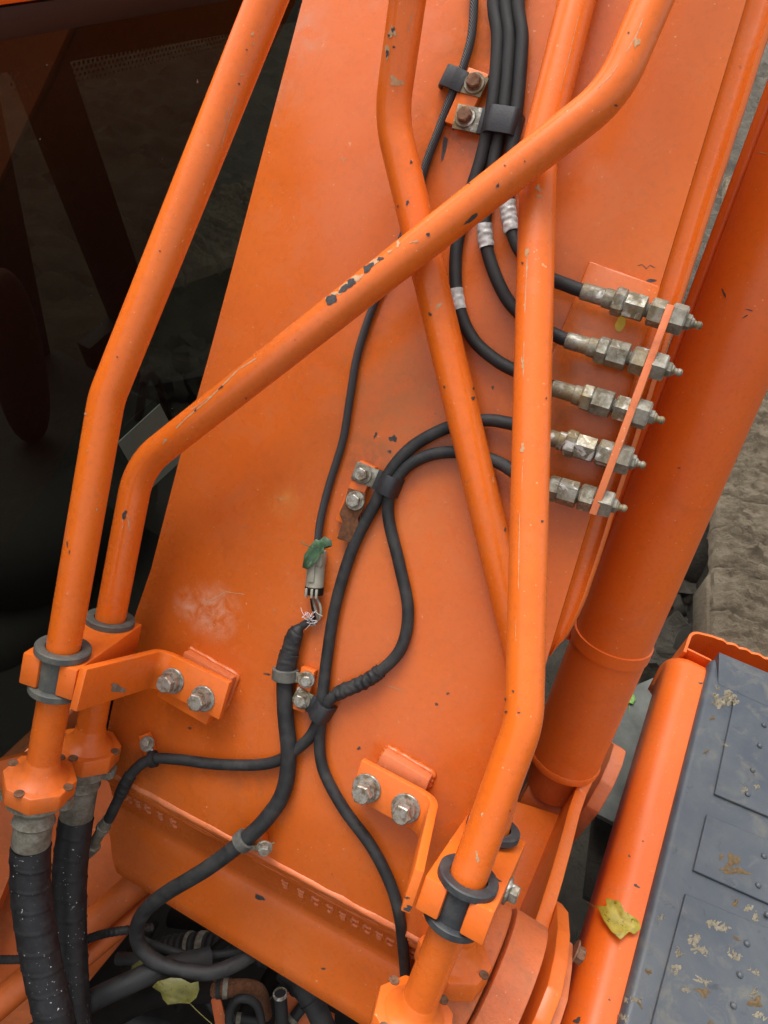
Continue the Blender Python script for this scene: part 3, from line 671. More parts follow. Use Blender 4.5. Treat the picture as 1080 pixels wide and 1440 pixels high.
# end fitting of the foot hose
e0, e1_ = on(152, 1152, .010), on(124, 1200, -.012); dd = (e1_ - e0)
mk('ferrule', lathe(e0, dd, [(0, .0085), (.018, .0088), (.019, .0105), (.026, .0105), (.027, .008), (dd.length, .0085)], 16), 'ferrule', h4[0])
mk('hex_nut', hexp(e0 + dd * .72, dd, .014, .0125), 'ferrule', h4[0])

# ------------------------------------------------------------------ grease fittings and their upright plate
names = ['top grease fitting, shiniest nut, beside the edge of the raised pad', 'second grease fitting from the top of the upright strip', 'middle one of five grease fittings in the upright strip', 'fourth grease fitting from the top of the upright strip', 'lowest grease fitting at the bottom end of the upright strip']
fb = thing('fitting_strip', 'thin upright orange strip holding the five grease fittings', 'bracket', on(880, 590, 0))
tops = [on(938, 427, .046), on(828, 722, .046)]; bots = [on(938, 427, .046) - N * .0385, on(828, 722, .046) - N * .0385]
sv = Bx
mk('strip_plate', prism([tops[0], tops[1], bots[1], bots[0]], sv * .0085, .0010), 'oldpaint', fb)
for k, ((a, b), lab) in enumerate(zip(fits, names)):
    p0, p1 = on(*a, ft), on(*b, ft); d = (p1 - p0).normalized(); L = (p1 - p0).length; s_ = L / .152
    t = thing('grease_fitting', lab, 'fitting', p0, 'grease fittings in a row')
    rot = Matrix.Rotation([.1, .75, .4, 1.0, .62][k], 3, d) @ perp(d)[0]; X = lambda v: p0 + d * v * s_
    mk('ferrule', lathe(p0, d, [(0, .0090), (.001, .0098), (.025, .0098), (.0265, .0104), (.027, .0112), (.036, .0114), (.040, .0106), (.044, .0098)], 20), 'zinc', t)
    mk('hex_nut', hexp(X(.043), d, .0135, .0160, rot), 'zinc', t)
    mk('hex_nut', hexp(X(.0582), d, .0235, .0155, Matrix.Rotation(.4, 3, d) @ rot, .08), 'zinc', t)
    mk('threaded_rod', lathe(X(.0815), d, [(i * .0012, .0088 if i % 2 else .0074) for i in range(9)], 16), 'ferrule', t, 20)
    mk('hex_nut', hexp(X(.0905), d, .0175, .0158, Matrix.Rotation(.1, 3, d) @ rot), 'zinc', t)
    mk('hex_nut', hexp(X(.1165), d, .0180, .0168, Matrix.Rotation(-.2, 3, d) @ rot), 'ferrule', t)
    mk('hex_nut', hexp(X(.1345), d, .0085, .0088, rot), 'ferrule', t)
    mk('grease_nipple', lathe(X(.143), d, [(0, .0068), (.003, .0062), (.005, .0040), (.007, .0036), (.0085, .0046), (.0115, .0044), (.0135, .0025)], 14), 'zinc', t)

# ------------------------------------------------------------------ clamps that hold the hoses
def strap_clamp(label, bolt, start, end, wid, hgt, tabh, rusty=False, mat='band', second=None, bandlen=None):
    """metal tab with bolt + rubber covered strap arching over the hoses"""
    b, s0, e0 = on(*bolt, tabh), on(*start, tabh), on(*end, 0)
    t = thing('hose_clamp', label, 'clamp', on(*bolt, 0)); d = (e0 - s0); d -= N * d.dot(N); Ln = d.length; d.normalize(); sd = N.cross(d).normalized()
    q0 = b - d * .0135
    path = [q0, s0 + d * .003]
    mk('metal_tab', bar([p + N * .0012 for p in path], sd * wid, .0022, .0006), 'zinc', t)
    z = hgt - tabh
    arch = fillet([s0 - d * .001 + N * .0015, s0 + d * .006 + N * .002, s0 + d * .014 + N * z, s0 + d * (Ln - .003) + N * z, s0 + d * Ln - N * (tabh - .001)], .006, 5)
    mk('strap', bar(arch, sd * wid * 1.04, .0042, .0008), mat, t)
    hexbolt(t, b + N * .0025, N, .0088, .0075, 'rustbolt' if rusty else 'bolt', wmat='zinc')
    return t
strap_clamp('small clamp with rusty bolt over the thin braided cable', (668, 119), (652, 117), (626, 112), .024, .016, .0122, True)
strap_clamp('wide clamp with rusty bolt spanning three grease hoses', (655, 166), (676, 171), (732, 185), .029, .028, .0122, True)
strap_clamp('black strap clamp where two arching hoses meet above the rusty bracket', (511, 667), (530, 674), (563, 687), .025, .026, .0122)
def loop_clamp(label, P, i, r, bolt, bolth, wid, mat='ringpale', tabmat='zinc'):
    c = P[i]; ax = (P[i + 1] - P[i - 1]).normalized(); b = on(*bolt, bolth); t = thing('hose_clamp', label, 'clamp', on(*bolt, 0))
    mk('loop', lathe(c - ax * wid / 2, ax, [(0, r), (0, r + .0025), (.001, r + .004), (wid - .001, r + .004), (wid, r + .0025), (wid, r)], 28, closed=True), mat, t)
    d = (b - c); d -= ax * d.dot(ax); 
    out = c + d.normalized() * (r + .001) + N * r * .3
    e = b + (b - out).normalized() * .010
    wv = ax * wid * .9
    mk('metal_tab', bar([out, out.lerp(b, .5), e], wv, .0022, .0006), tabmat, t)
    nn = (e - out).cross(wv).normalized()
    if nn.dot(N) < 0: nn = -nn
    hexbolt(t, b + nn * .0013, nn, .0078, .007, 'bolt')
    return t

# ------------------------------------------------------------------ cables
sc = hose_on('braided_cable', 'thin braided black cable running down the boom to the torn plug', 'cable', [(670, -60, .01), (667, 0, .01), (663, 50, .01), (652, 92, .010), (638, 125, .009), (618, 180, .007), (600, 228, .007), (575, 310, .007), (545, 385, .007), (525, 430, .007), (503, 497, .007), (492, 560, .007), (482, 620, .007), (462, 685, .007), (450, 735, .009), (446, 776, .013)], .0052, 'braid', n=12)
pa, pb = on(446, 772, .014), on(441, 842, .014); d = (pb - pa).normalized(); L = (pb - pa).length; sd = N.cross(d).normalized()
pg = thing('connector_plug', 'dirty grey plastic connector at the lower end of the braided cable', 'plug', pb)
mk('plug_housing', lathe(pa + d * L * .32, d, [(0, .0105), (.001, .0122), (L * .43, .0122), (L * .45, .0112)], 20), 'plug', pg)
mk('plug_cap', obox(pa + d * L * .18 + sd * .002, (sd, d, N), (.0095, L * .155, .009), .002), 'plug', pg)
mk('latch', obox(pa + d * L * .42 + N * .012, (sd, d, N), (.004, L * .22, .002), .0008), 'plug', pg)
mk('seal', lathe(pa + d * L * .76, d, [(0, .0125), (.010, .0125)], 20), 'grease', pg)
for sx in (-.006, .002, .0085): mk('locking_tooth', obox(pa + d * L * .86 + sd * sx + N * .012, (sd, d, N), (.0016, L * .09, .0018), .0005), 'plug', pg)
def wirepath(pts): return spline([on(*k) for k in pts], 8)
mk('wire', tube(wirepath([(440, 842, .014), (444, 858, .016), (447, 872, .012), (440, 878, .010)]), .0022, 8), 'wire', pg)
mk('wire', tube(wirepath([(446, 842, .014), (451, 856, .015), (449, 870, .012), (438, 880, .011)]), .0018, 8), 'plug', pg)
mk('wire', tube(wirepath([(438, 842, .013), (440, 856, .013), (443, 868, .012), (432, 878, .010)]), .0020, 8), 'grease', pg)
hp = [(441, 872, .010), (425, 880, .012), (415, 892, .014), (408, 915, .015), (401, 948, .016), (401, 1000, .014), (406, 1060, .013), (399, 1112, .014), (374, 1152, .018), (338, 1186, .024), (290, 1222, .024), (232, 1257, .012), (203, 1282, .0), (192, 1309, -.01), (200, 1336, -.02), (232, 1358, -.03), (290, 1368, -.05), (335, 1354, -.085), (372, 1330, -.13), (410, 1318, -.20)]
def hr(i, L, a):
    if L < .02: return .0052
    if L < .030: return .0052 + (L - .02) * .5
    return .0112 + .0003 * noise.noise(Vector((L * 40, a, 0)))
ch = hose_on('cable_harness', 'thick black cable with a torn taped end, looping over the boom foot into the bay', 'cable', hp, .0112, 'dusty', n=20, rf=hr)
i0, i1 = near(ch[2], 415, 891), near(ch[2], 402, 942)
for k, (x0, y0, x1, y1, rr) in enumerate([(418, 886, 411, 905, .0098), (413, 898, 404, 930, .0120), (407, 918, 401, 944, .0136)]): wrap_px(ch, (x0, y0), (x1, y1), rr, 'dusty', 'tape_wrap', .0008)
fr = []
rnd = random.Random(3)
for k in range(22):
    x, y = 436 + rnd.gauss(0, 4), 872 + rnd.gauss(0, 5); a = rnd.random() * 6.3; l = 5 + rnd.random() * 9
    p0 = on(x, y, .016 + rnd.random() * .004); p1 = on(x + math.cos(a) * l, y + math.sin(a) * l, .014 + rnd.random() * .008)
    fr.append(tube([p0, p0.lerp(p1, .5) + N * .002, p1], .00036, 5))
stuff(mk('frayed_strands', join(*fr), 'white', ch[0]))
i = near(ch[2], 401, 950)
loop_clamp('looped metal clip holding the taped cable end', ch[2], i, .0138, (431, 955), .0135, .016)
i = near(ch[2], 340, 1184)
loop_clamp('looped metal clip where the thick cable crosses the foot weld', ch[2], i, .0114, (372, 1190), .0175, .014)
i = near(h4[2], 215, 1067)
loop_clamp('small clip with bright bolt at the lower corner beside the cab', h4[2], i, .0082, (208, 1046), .0135, .010, 'rubber')
strap_clamp('black strap clamp gathering both grease hoses beside the thick cable', (426, 983), (437, 988), (468, 1003), .024, .026, .0122)

# rusty bracket under the strap clamp
rb = thing('rusty_bracket', 'rust-eaten steel tongue bolted below the black strap clamp', 'bracket', on(492, 730, 0))
mk('tongue', prism([on(x, y, .0125) for x, y in [(491, 686), (515, 694), (512, 716), (504, 729), (506, 741), (494, 763), (475, 757), (483, 733), (478, 722), (486, 705)]], N * .004, .001), 'rust', rb)
hexbolt(rb, on(500, 704, .0167), N, .0088, .008, 'bolt')

# ------------------------------------------------------------------ leaves
def leaf(name, label, outline, fn, mat, stem=None, center=None, curl=.004):
    """leaf blade from an outline of bearings; fn turns a bearing + height into a place"""
    cx_, cy_ = center or (sum(p[0] for p in outline) / len(outline), sum(p[1] for p in outline) / len(outline)); V, Fc = [], []; k = len(outline)
    V.append(fn(cx_, cy_, .002)); rows = (.5, 1.0); rnd = random.Random(int(cx_))
    for q in rows:
        for i, (x, y) in enumerate(outline): V.append(fn(cx_ + (x - cx_) * q, cy_ + (y - cy_) * q, .002 + curl * q * q * (.4 + 1.2 * rnd.random())))
    for j in range(k): Fc.append([0, 1 + j, 1 + (j + 1) % k])
    for j in range(k): Fc.append([1 + j, 1 + (j + 1) % k, 1 + k + (j + 1) % k, 1 + k + j])
    t = thing(name, label, 'leaf', fn(cx_, cy_, 0))
    b = mk('blade', (V, Fc), mat, t, 80)
    so = b.modifiers.new('thick', 'SOLIDIFY'); so.thickness = .0004
    if stem: mk('stem', tube(spline([fn(x, y, .004) for x, y in stem], 5), .0007, 6), mat, t)
    return t
plv = leaf('leaf', 'dull green torn leaf caught over the grey connector', [(444, 758), (436, 768), (428, 780), (425, 798), (432, 801), (440, 794), (446, 788), (449, 780), (455, 778), (456, 768), (467, 768), (466, 760), (456, 754), (449, 760)], lambda x, y, h: on(x, y, h + .026), 'leafgreen', [(446, 770), (434, 768), (423, 762)], curl=.005)

# ------------------------------------------------------------------ boom cylinder
cb, ct = at(793, 1065, 1.60), at(1110, 290, 1.10); dc = (ct - cb).normalized(); Lc = (ct - cb).length
cyl = thing('boom_cylinder', 'smooth orange hydraulic cylinder slanting up between boom and track', 'cylinder', cb)
mk('barrel', lathe(cb + dc * .012, dc, [(0, .0725), (Lc + .9, .0725)], 72), 'cyl', cyl)
mk('base_ring', lathe(cb - dc * .006, dc, [(0, .060), (.002, .074), (.012, .0755), (.018, .0735), (.019, .060)], 72), 'cyl', cyl)
pc = at(853, 903, 1.45); tc = (pc - cb).dot(dc)
mk('collar', lathe(cb + dc * (tc - .013), dc, [(0, .0726), (.0005, .0755), (.026, .0755), (.027, .0726)], 72), 'cyl', cyl)
lug = at(906, 888, 1.30)
hexbolt(cyl, at(908, 893, 1.43), XA, .006, .006, 'cyl')
mk('end_cap', lathe(cb - dc * .095, dc, [(0, .045), (.01, .055), (.06, .058), (.0945, .058)], 48), 'frame', cyl)
mk('rod_eye', lathe(cb - dc * .13 - XA * .05, XA, [(0, .055), (.10, .055)], 40), 'frame', cyl)
side = (-XA + dc * XA.dot(dc)).normalized()
mk('side_pipe', tube([cb + dc * .30 + side * .075 - Vector((0, 0, .03)), ct + dc * .8 + side * .075 - Vector((0, 0, .03))], .011, 16), 'cyl', cyl)
bar_ = [o for o in cyl.children if o.name.startswith('barrel')]
stuff(mk('small_chips', join(*[patch(bar_, *a) for a in [(1018, 412, 1.5, 6, -.4, 1), (1054, 436, 6, .8, .3, 2), (1048, 445, 5, .8, -.5, 3), (955, 658, 2, 1, 0, 4)]]), 'bare', cyl, smooth=False))
stuff(mk('scratches', join(scratch(bar_, [(1064, 213), (1080, 217)], 1.5)), 'primer', cyl, smooth=False))

# ------------------------------------------------------------------ swing frame round the boom foot
fr_ = thing('swing_frame', 'orange machine frame with upright ear and bolted pin cap around the boom foot', 'frame', BC - Vector((0, 0, .5)))
mk('pin_collar', lathe(BC + XA * .0035, XA, [(0, .05), (0, .116), (.002, .119), (.05, .119)], 72), 'cast', fr_)
# ear: thick upright plate beside the foot, its edge running up to the cylinder mount
YV = Vector((0, 1, 0)); ZV = Vector((0, 0, 1))
x0 = BC.x + .052
def earplate(name, pts, X, th, mat, drop=.45):
    top = [onx(x, y, X) for x, y in pts]
    mk(name, prism(top + [top[-1] - ZV * drop, top[0] - ZV * drop], XA * th, .003), mat, fr_)
earplate('ear', [(650, 1560), (682, 1475), (700, 1438), (722, 1385), (742, 1325), (758, 1278), (774, 1228), (788, 1180), (800, 1136), (810, 1108), (818, 1092), (824, 1080)], x0, .024, 'bracket')
earplate('pin_cap', [(705, 1530), (733, 1470), (752, 1430), (770, 1385), (780, 1340), (784, 1305), (783, 1272), (776, 1262)], x0 + .0245, .022, 'bracket')
earplate('pin_cap', [(745, 1500), (768, 1440), (783, 1395), (790, 1350), (792, 1318)], x0 + .047, .018, 'oldpaint')
hexbolt(fr_, onx(807, 1338, x0 + .0652), XA, .013, .012, 'rustbolt')
zp = BC.z - .27
mk('cross_plate', prism([onz(x, y, zp) for x, y in [(700, 1118), (800, 1150), (782, 1235), (764, 1290), (640, 1290)]], Vector((0, 0, -.02)), .002), 'bracket', fr_)
# cylinder-mount lug behind the ear
lg = at(826, 1085, 1.72)
mk('cylinder_lug', prism([Vector((lg.x + .02, lg.y + a, lg.z + b)) for a, b in [(-.10, -.30), (-.09, .02), (-.05, .07), (0, .085), (.05, .07), (.09, .02), (.10, -.30)]], XA * .03, .004), 'oldpaint', fr_)
# bay beside the foot: walls, sloping channel, rail tubes
mk('bay_floor', prism([Vector((-.95, -.25, .78)), Vector((BC.x + .02, -.25, .78)), Vector((BC.x + .02, 1.2, .78)), Vector((-.95, 1.2, .78))], Vector((0, 0, -.02)), 0), 'grease', fr_)
mk('bay_wall', prism([at(-60, 1085, 1.36), at(32, 1062, 1.36), at(30, 1190, 1.36), at(-60, 1420, 1.36)], c2w(Vector((0, 0, -1))) * .03, .002), 'frame', fr_)
mk('bay_wall', prism([at(-60, 1120, 1.46), at(150, 1080, 1.40), at(250, 1230, 1.40), at(60, 1460, 1.46), at(-60, 1480, 1.46)], c2w(Vector((0, 0, -1))) * .03, .002), 'frame', fr_)
mk('rail_tube', tube([at(225, 1215, 1.32), at(-40, 1445, 1.25)], .024, 24), 'frame', fr_)
mk('rail_tube', tube([at(262, 1225, 1.34), at(60, 1400, 1.30)], .015, 20), 'frame', fr_)
mk('bay_bracket', prism([at(296, 1405, 1.30), at(308, 1398, 1.30), at(322, 1450, 1.30), at(305, 1455, 1.30)], c2w(Vector((0, 0, -1))) * .006, .001), 'frame', fr_)
mk('bay_post', prism([at(395, 1395, 1.38), at(470, 1430, 1.38), at(470, 1470, 1.38), at(380, 1470, 1.38)], c2w(Vector((0, 0, -1))) * .01, .001), 'frame', fr_)

# hoses down in the bay
def bay(name, label, pts, r, mat='grease', cat='hose', ribs=0, fin=()):
    P = spline([at(*k) for k in pts], 12); t = thing(name, label, cat, P[0], 'hoses in the bay below the boom foot')
    fine = []
    for i in range(len(P) - 1):
        for k in range(3 if ribs else 1): fine.append(P[i].lerp(P[i + 1], k / (3 if ribs else 1)))
    rf = (lambda i, L, a: r * (1 + .05 * math.sin(L * ribs))) if ribs else None
    mk('hose', tube(fine, r, 18, rf), mat, t, 80)
    for (k, wd, mt) in fin:
        i = int(k * (len(fine) - 2)); ax = (fine[i + 1] - fine[i]).normalized()
        mk('band', lathe(fine[i] - ax * wd / 2, ax, [(0, r * .9), (0, r * 1.12), (wd, r * 1.12), (wd, r * .9)], 24, closed=True), mt, t)
    return t
bay('conduit', 'thin ribbed black conduit passing behind both wrapped hoses', [(-30, 1349, 1.24), (30, 1349, 1.22), (80, 1342, 1.20), (130, 1318, 1.20), (170, 1309, 1.19), (215, 1305, 1.22)], .0065, 'rubber', 'conduit', 900)
bay('bay_hose', 'dusty black hose slanting up from the wrapped hoses under the leaf', [(30, 1465, 1.16), (120, 1412, 1.17), (180, 1383, 1.18), (230, 1362, 1.20), (300, 1345, 1.24)], .0165, 'rubber')
bay('bay_hose', 'thick dark hose lowest in the bay beneath the dead leaf', [(110, 1460, 1.27), (160, 1425, 1.27), (225, 1395, 1.28), (300, 1390, 1.32)], .022, 'grease')
bay('bay_hose', 'ribbed dark hose with pale metal bands behind the cable loop', [(200, 1345, 1.42), (250, 1330, 1.40), (310, 1330, 1.38), (380, 1345, 1.36)], .020, 'rubber', 'hose', 520, ((.55, .012, 'ferrule'), (.45, .006, 'ferrule')))
bay('bay_hose', 'rust brown pipe elbow with pale bands in the bay', [(285, 1392, 1.31), (320, 1390, 1.31), (352, 1390, 1.32), (366, 1400, 1.34), (372, 1430, 1.37)], .014, 'rust', 'pipe', 0, ((.06, .012, 'ferrule'), (.18, .008, 'rubber'), (.26, .008, 'ferrule')))
bay('bay_hose', 'black hose end in a bright ring standing among the bay fittings', [(394, 1398, 1.30), (396, 1425, 1.31), (396, 1470, 1.33)], .011, 'rubber', 'hose', 0, ((.02, .005, 'zinc'),))
bay('bay_hose', 'grey banded hose tucked under the lip of the foot skirt', [(400, 1365, 1.36), (430, 1395, 1.33), (450, 1430, 1.32), (470, 1480, 1.32)], .019, 'dusty', 'hose', 0, ((.25, .006, 'rubber'), (.5, .006, 'rubber')))
bay('bay_hose', 'thin black tube curving behind the thick cable loop', [(185, 1310, 1.26), (215, 1328, 1.25), (270, 1343, 1.25), (330, 1338, 1.25), (380, 1320, 1.26)], .006, 'rubber')
bay('bay_hose', 'dark elbow hose beside the bright ring, deep in the bay', [(345, 1470, 1.40), (350, 1420, 1.42), (372, 1392, 1.42), (390, 1360, 1.42), (392, 1330, 1.42)], .017, 'grease', 'hose', 0, ((.5, .008, 'ferrule'),))
bay('bay_hose', 'oily hose running level just beneath the foot skirt', [(240, 1290, 1.50), (300, 1300, 1.48), (360, 1330, 1.46), (430, 1375, 1.44)], .018, 'grease', 'hose', 0, ((.5, .01, 'rubber'),))
bay('bay_hose', 'thin oily hose hooked round the rust brown elbow', [(330, 1470, 1.30), (322, 1430, 1.29), (335, 1405, 1.28), (362, 1415, 1.29), (372, 1470, 1.31)], .007, 'rubber')
bay('bay_hose', 'dark hose crossing the floor of the bay by the rail tubes', [(150, 1470, 1.38), (170, 1400, 1.38), (190, 1340, 1.40), (215, 1290, 1.44)], .016, 'grease')
rb_ = random.Random(5)
for lab, x_, y_, a_, rr_, mt in [('oily hose lying flat under the dead ivy leaf', 200, 1430, .2, .013, 'rubber'), ('dark tube rising past the foot skirt edge', 300, 1345, -1.0, .009, 'grease'), ('slack black tube sagging between the elbow and the bright ring', 350, 1440, .6, .008, 'rubber'), ('stiff dark hose below the ribbed banded hose', 255, 1365, .15, .011, 'dusty'), ('short dusty hose end crossing under the grey banded hose', 430, 1430, -.5, .010, 'dusty')]:
    c_, s_ = math.cos(a_), math.sin(a_); dd_ = 1.34 + rb_.random() * .06
    bay('bay_hose', lab, [(x_ + t_ * c_ + rb_.gauss(0, 6), y_ + t_ * s_ + rb_.gauss(0, 8), dd_ + rb_.gauss(0, .015)) for t_ in (-90, -45, 0, 45, 90)], rr_, mt, 'hose', 0, ((.4, .008, 'ferrule'),))
leaf('leaf', 'yellowish dead ivy leaf lying on hoses in the bay', [(214, 1388), (222, 1380), (240, 1375), (255, 1376), (268, 1383), (279, 1380), (280, 1392), (276, 1403), (266, 1411), (252, 1410), (236, 1413), (229, 1405), (226, 1396)], lambda x, y, h: at(x, y, 1.17 - h), 'leafdead', [(266, 1410), (280, 1424), (298, 1440)], (266, 1409), curl=.006)
leaf('leaf', 'smaller dull leaf half hidden behind the cable loop in the bay', [(180, 1375), (186, 1358), (200, 1348), (214, 1358), (222, 1368), (205, 1378), (190, 1384)], lambda x, y, h: at(x, y, 1.24 - h), 'leafdead', curl=.006)

# ------------------------------------------------------------------ tool box with grey tread cover
ZT = HC - 1.45
fa, fb_ = onz(958, 935, ZT), onz(818, 1445, ZT); fd = (fa - fb_).normalized(); fd.z = 0; fd.normalize(); rd = Vector((fd.y, -fd.x, 0))
tb = thing('tool_box', 'orange side box with rounded edge and dirty grey anti-slip cover', 'box', onz(900, 1400, ZT - .5))
R0 = .050; RO = .022
def sect(o):                                                   # cross-section of the box's rounded shoulder
    pr = [(.16, -.24), (.06, -.20), (-RO + .010, -.145)] + [(-RO + R0 * (1 - math.cos(math.radians(a))) , -R0 + R0 * math.sin(math.radians(a))) for a in range(0, 91, 9)] + [(.080, 0), (.45, -.003), (.45, -.24)]
    return [o + rd * a + ZV * b for a, b in pr]
start = fb_ - fd * .35; Lb = (fa - start).length
rows = [sect(start + fd * (Lb * k / 20)) for k in range(21)]
def endrow(k):                                                  # rounded far end
    a = math.radians(k * 15); o = fa + fd * (.065 * math.sin(a)); dz = -.065 * (1 - math.cos(a))
    r = sect(o); return [p + ZV * dz * (1 if p.z > ZT - .3 else 0) for p in r]
rows += [endrow(k) for k in range(1, 7)]
body = mk('box_body', strip(rows), 'cyl', tb, 50)
mk('end_wall', (rows[-1], [list(range(len(rows[-1])))]), 'cyl', tb)
ZC = ZT + .018
cov = [(1002, 922), (1240, 1020), (1240, 1700), (806, 1700)]
cp = [onz(x, y, ZC) for x, y in cov]
cover = mk('tread_cover', prism([v - ZV * .045 for v in cp], ZV * .045, .015, 4), 'tread', tb)
nb = [onz(x, y, ZC) for x, y in [(1016, 965), (1026, 940)]]
frim = [onz(x, y, ZC) for x, y in [(1006, 924), (1240, 1022), (1240, 1066), (1010, 962)]]
def raise_(pts, h): return [p + ZV * h for p in pts]
mk('front_rim', (raise_([frim[0], frim[1]], .020) + raise_([frim[2], frim[3]], .0005) + raise_([frim[0], frim[1]], -.006), [[0, 1, 2, 3], [0, 1, 5, 4], [0, 3, 4], [1, 2, 5]]), 'tread', cover)
panels = [[(1030, 989), (1003, 1118), (1160, 1184), (1190, 1056)], [(992, 1147), (973, 1225), (1130, 1295), (1150, 1213)], [(962, 1258), (905, 1475), (1110, 1560), (1140, 1333)]]
PO = []
for pl_ in panels: PO.append(mk('tread_panel', prism([onz(x, y, ZC + .0003) for x, y in pl_], ZV * .0065, .0012, 1), 'tread', cover))
for x, y in [(1074, 1020), (1068, 1049), (1058, 1083), (1051, 1117), (1074, 1204), (1066, 1245), (1050, 1327), (1040, 1371), (1031, 1414), (1079, 1286)]:
    c = onz(x, y, ZC + .0067); mk('stud', lathe(c, ZV, [(0, .0060), (.003, .0058), (.005, .0040), (.006, .0015)], 12), 'tread', cover)
# serrated step strip at the front of the box
zs = ZT - .01
stp = [onz(962, 918, zs), onz(972, 889, zs), onz(1001, 896, zs), onz(1240, 992, zs)]
base = fillet(stp, .03, 6); pathp = []
for a, b in zip(base[:-1], base[1:]):
    m = max(1, int((b - a).length / .006)); pathp += [a.lerp(b, k / m) for k in range(m)]
pathp.append(base[-1])
st = thing('serrated_step', 'orange serrated step strip in front of the grey cover', 'step', pathp[0] - ZV * .06)
V, Fc = [], []
for i, p_ in enumerate(pathp):
    t_ = (pathp[min(i + 1, len(pathp) - 1)] - pathp[max(i - 1, 0)]).normalized(); nn = Vector((t_.y, -t_.x, 0)).normalized(); L_ = (p_ - pathp[0]).dot(rd)
    sz = .006 * abs(math.sin(L_ * 100)) if L_ > .075 else .004
    for off, zz in ((-.0035, -.11), (-.0035, sz), (.0035, sz), (.0035, -.11)): V.append(p_ + nn * off + ZV * zz)
    if i:
        j = 4 * i
        for k in range(4): Fc.append([j - 4 + k, j - 4 + (k + 1) % 4, j + (k + 1) % 4, j + k])
Fc += [[0, 1, 2, 3], [len(V) - 4, len(V) - 3, len(V) - 2, len(V) - 1]]
mk('strip_wall', (V, Fc), 'cyl', st, 40)
mk('cross_rib', obox((onz(966, 912, zs) + onz(1000, 926, zs)) / 2 - ZV * .02, (rd, fd, ZV), (.033, .003, .018), .0008), 'cyl', st)
# dirt lying on the box
hostC = [cover] + PO
splat = []
for i, (x, y, rx, ry, r, dome) in enumerate([(1018, 980, 13, 10, .3, .006), (1005, 990, 5, 3, 0, .003), (1030, 985, 6, 6, 0, .004), (1008, 968, 4, 2, .5, .002), (955, 1342, 6, 4, 1.2, .002), (951, 1362, 5, 7, .4, .0015), (975, 1325, 6, 12, .5, .001), (1008, 1300, 12, 5, .4, .0012), (1015, 1305, 8, 4, .5, .001), (1062, 1366, 6, 3, .5, .001), (1060, 1397, 4, 6, .2, .002), (1066, 1428, 10, 4, .3, .001), (893, 1406, 7, 4, .3, .0015), (880, 1405, 4, 4, 0, .001), (875, 1430, 9, 4, .2, .001), (1052, 1277, 5, 4, 0, .001), (1064, 1290, 4, 7, .2, .001), (1046, 1112, 6, 2, -.6, .001), (1064, 1107, 4, 4, 0, .002), (990, 1380, 12, 3, .3, .001), (930, 1290, 3, 3, 0, .001), (964, 1392, 7, 3, .3, .001), (985, 1335, 12, 5, .5, .001), (1035, 1345, 10, 4, .6, .001), (1020, 1048, 3, 1, .5, .001)]):
    rr = random.Random(i * 50)
    for q in range(16):
        g1, g2 = rr.gauss(0, .55), rr.gauss(0, .55); px_, py_ = g1 * rx, g2 * ry; c_, s_ = math.cos(r), math.sin(r); f_ = .18 + .30 * rr.random()
        splat.append(patch(hostC, x + px_ * c_ - py_ * s_, y + px_ * s_ + py_ * c_, max(1, rx * f_), max(.9, ry * f_), rr.random() * 3, q, lift=.0005, rag=.35, k=10, dome=dome * (.5 + rr.random())))
stuff(mk('dried_mud', join(*splat), 'dirt', cover, 80))
bs = [patch(hostC, *a, lift=.0006, rag=.6, k=20, dome=d_) for a, d_ in [((1030, 1210, 7, 12, .3, 1), .003), ((1036, 1225, 13, 5, .2, 2), .003), ((1014, 1205, 3, 4, 0, 3), .001), ((1020, 1222, 5, 3, 0, 4), .001), ((1034, 1270, 4, 4, 0, 5), .003), ((912, 1367, 4, 4, 0, 6), .003), ((1063, 1410, 7, 10, -.6, 7), .004), ((988, 1395, 12, 4, .5, 8), .001), ((1036, 1320, 6, 2, .4, 9), .001), ((900, 1413, 2, 5, -.4, 10), .002), ((998, 1440, 4, 4, 0, 11), .002), ((993, 1057, 4, 2, -.6, 12), .002), ((1002, 1010, 3, 3, 0, 13), .002)]]
stuff(mk('brown_mud', join(*bs), 'brownmud', cover, 80))
bc = [patch([body], *a, rag=.5) for a in [(985, 961, 2.5, 1.5, .2, 1), (885, 1204, 1.5, 2, 0, 2), (895, 1246, 4, 2, .5, 3), (904, 1183, 1.5, 1, 0, 4), (857, 1406, 1.5, 1.5, 0, 5), (812, 1435, 5, 4, 0, 6)]]
stuff(mk('small_chips', join(*bc), 'bare', tb, smooth=False))
def onbody(x, y, h):
    l, n = hit([body, cover], x, y)
    return l + n * (h + .001) if l else onz(x, y, ZT + h)
leaf('leaf', 'curled yellow leaf on the rounded orange edge of the box', [(847, 1281), (858, 1283), (857, 1272), (864, 1270), (872, 1276), (876, 1287), (886, 1294), (895, 1298), (896, 1310), (888, 1317), (880, 1314), (873, 1322), (868, 1327), (860, 1316), (853, 1302)], lambda x, y, h: onbody(x, y, h + .003), 'leafyellow', [(850, 1281), (840, 1278), (831, 1271)], curl=.010)

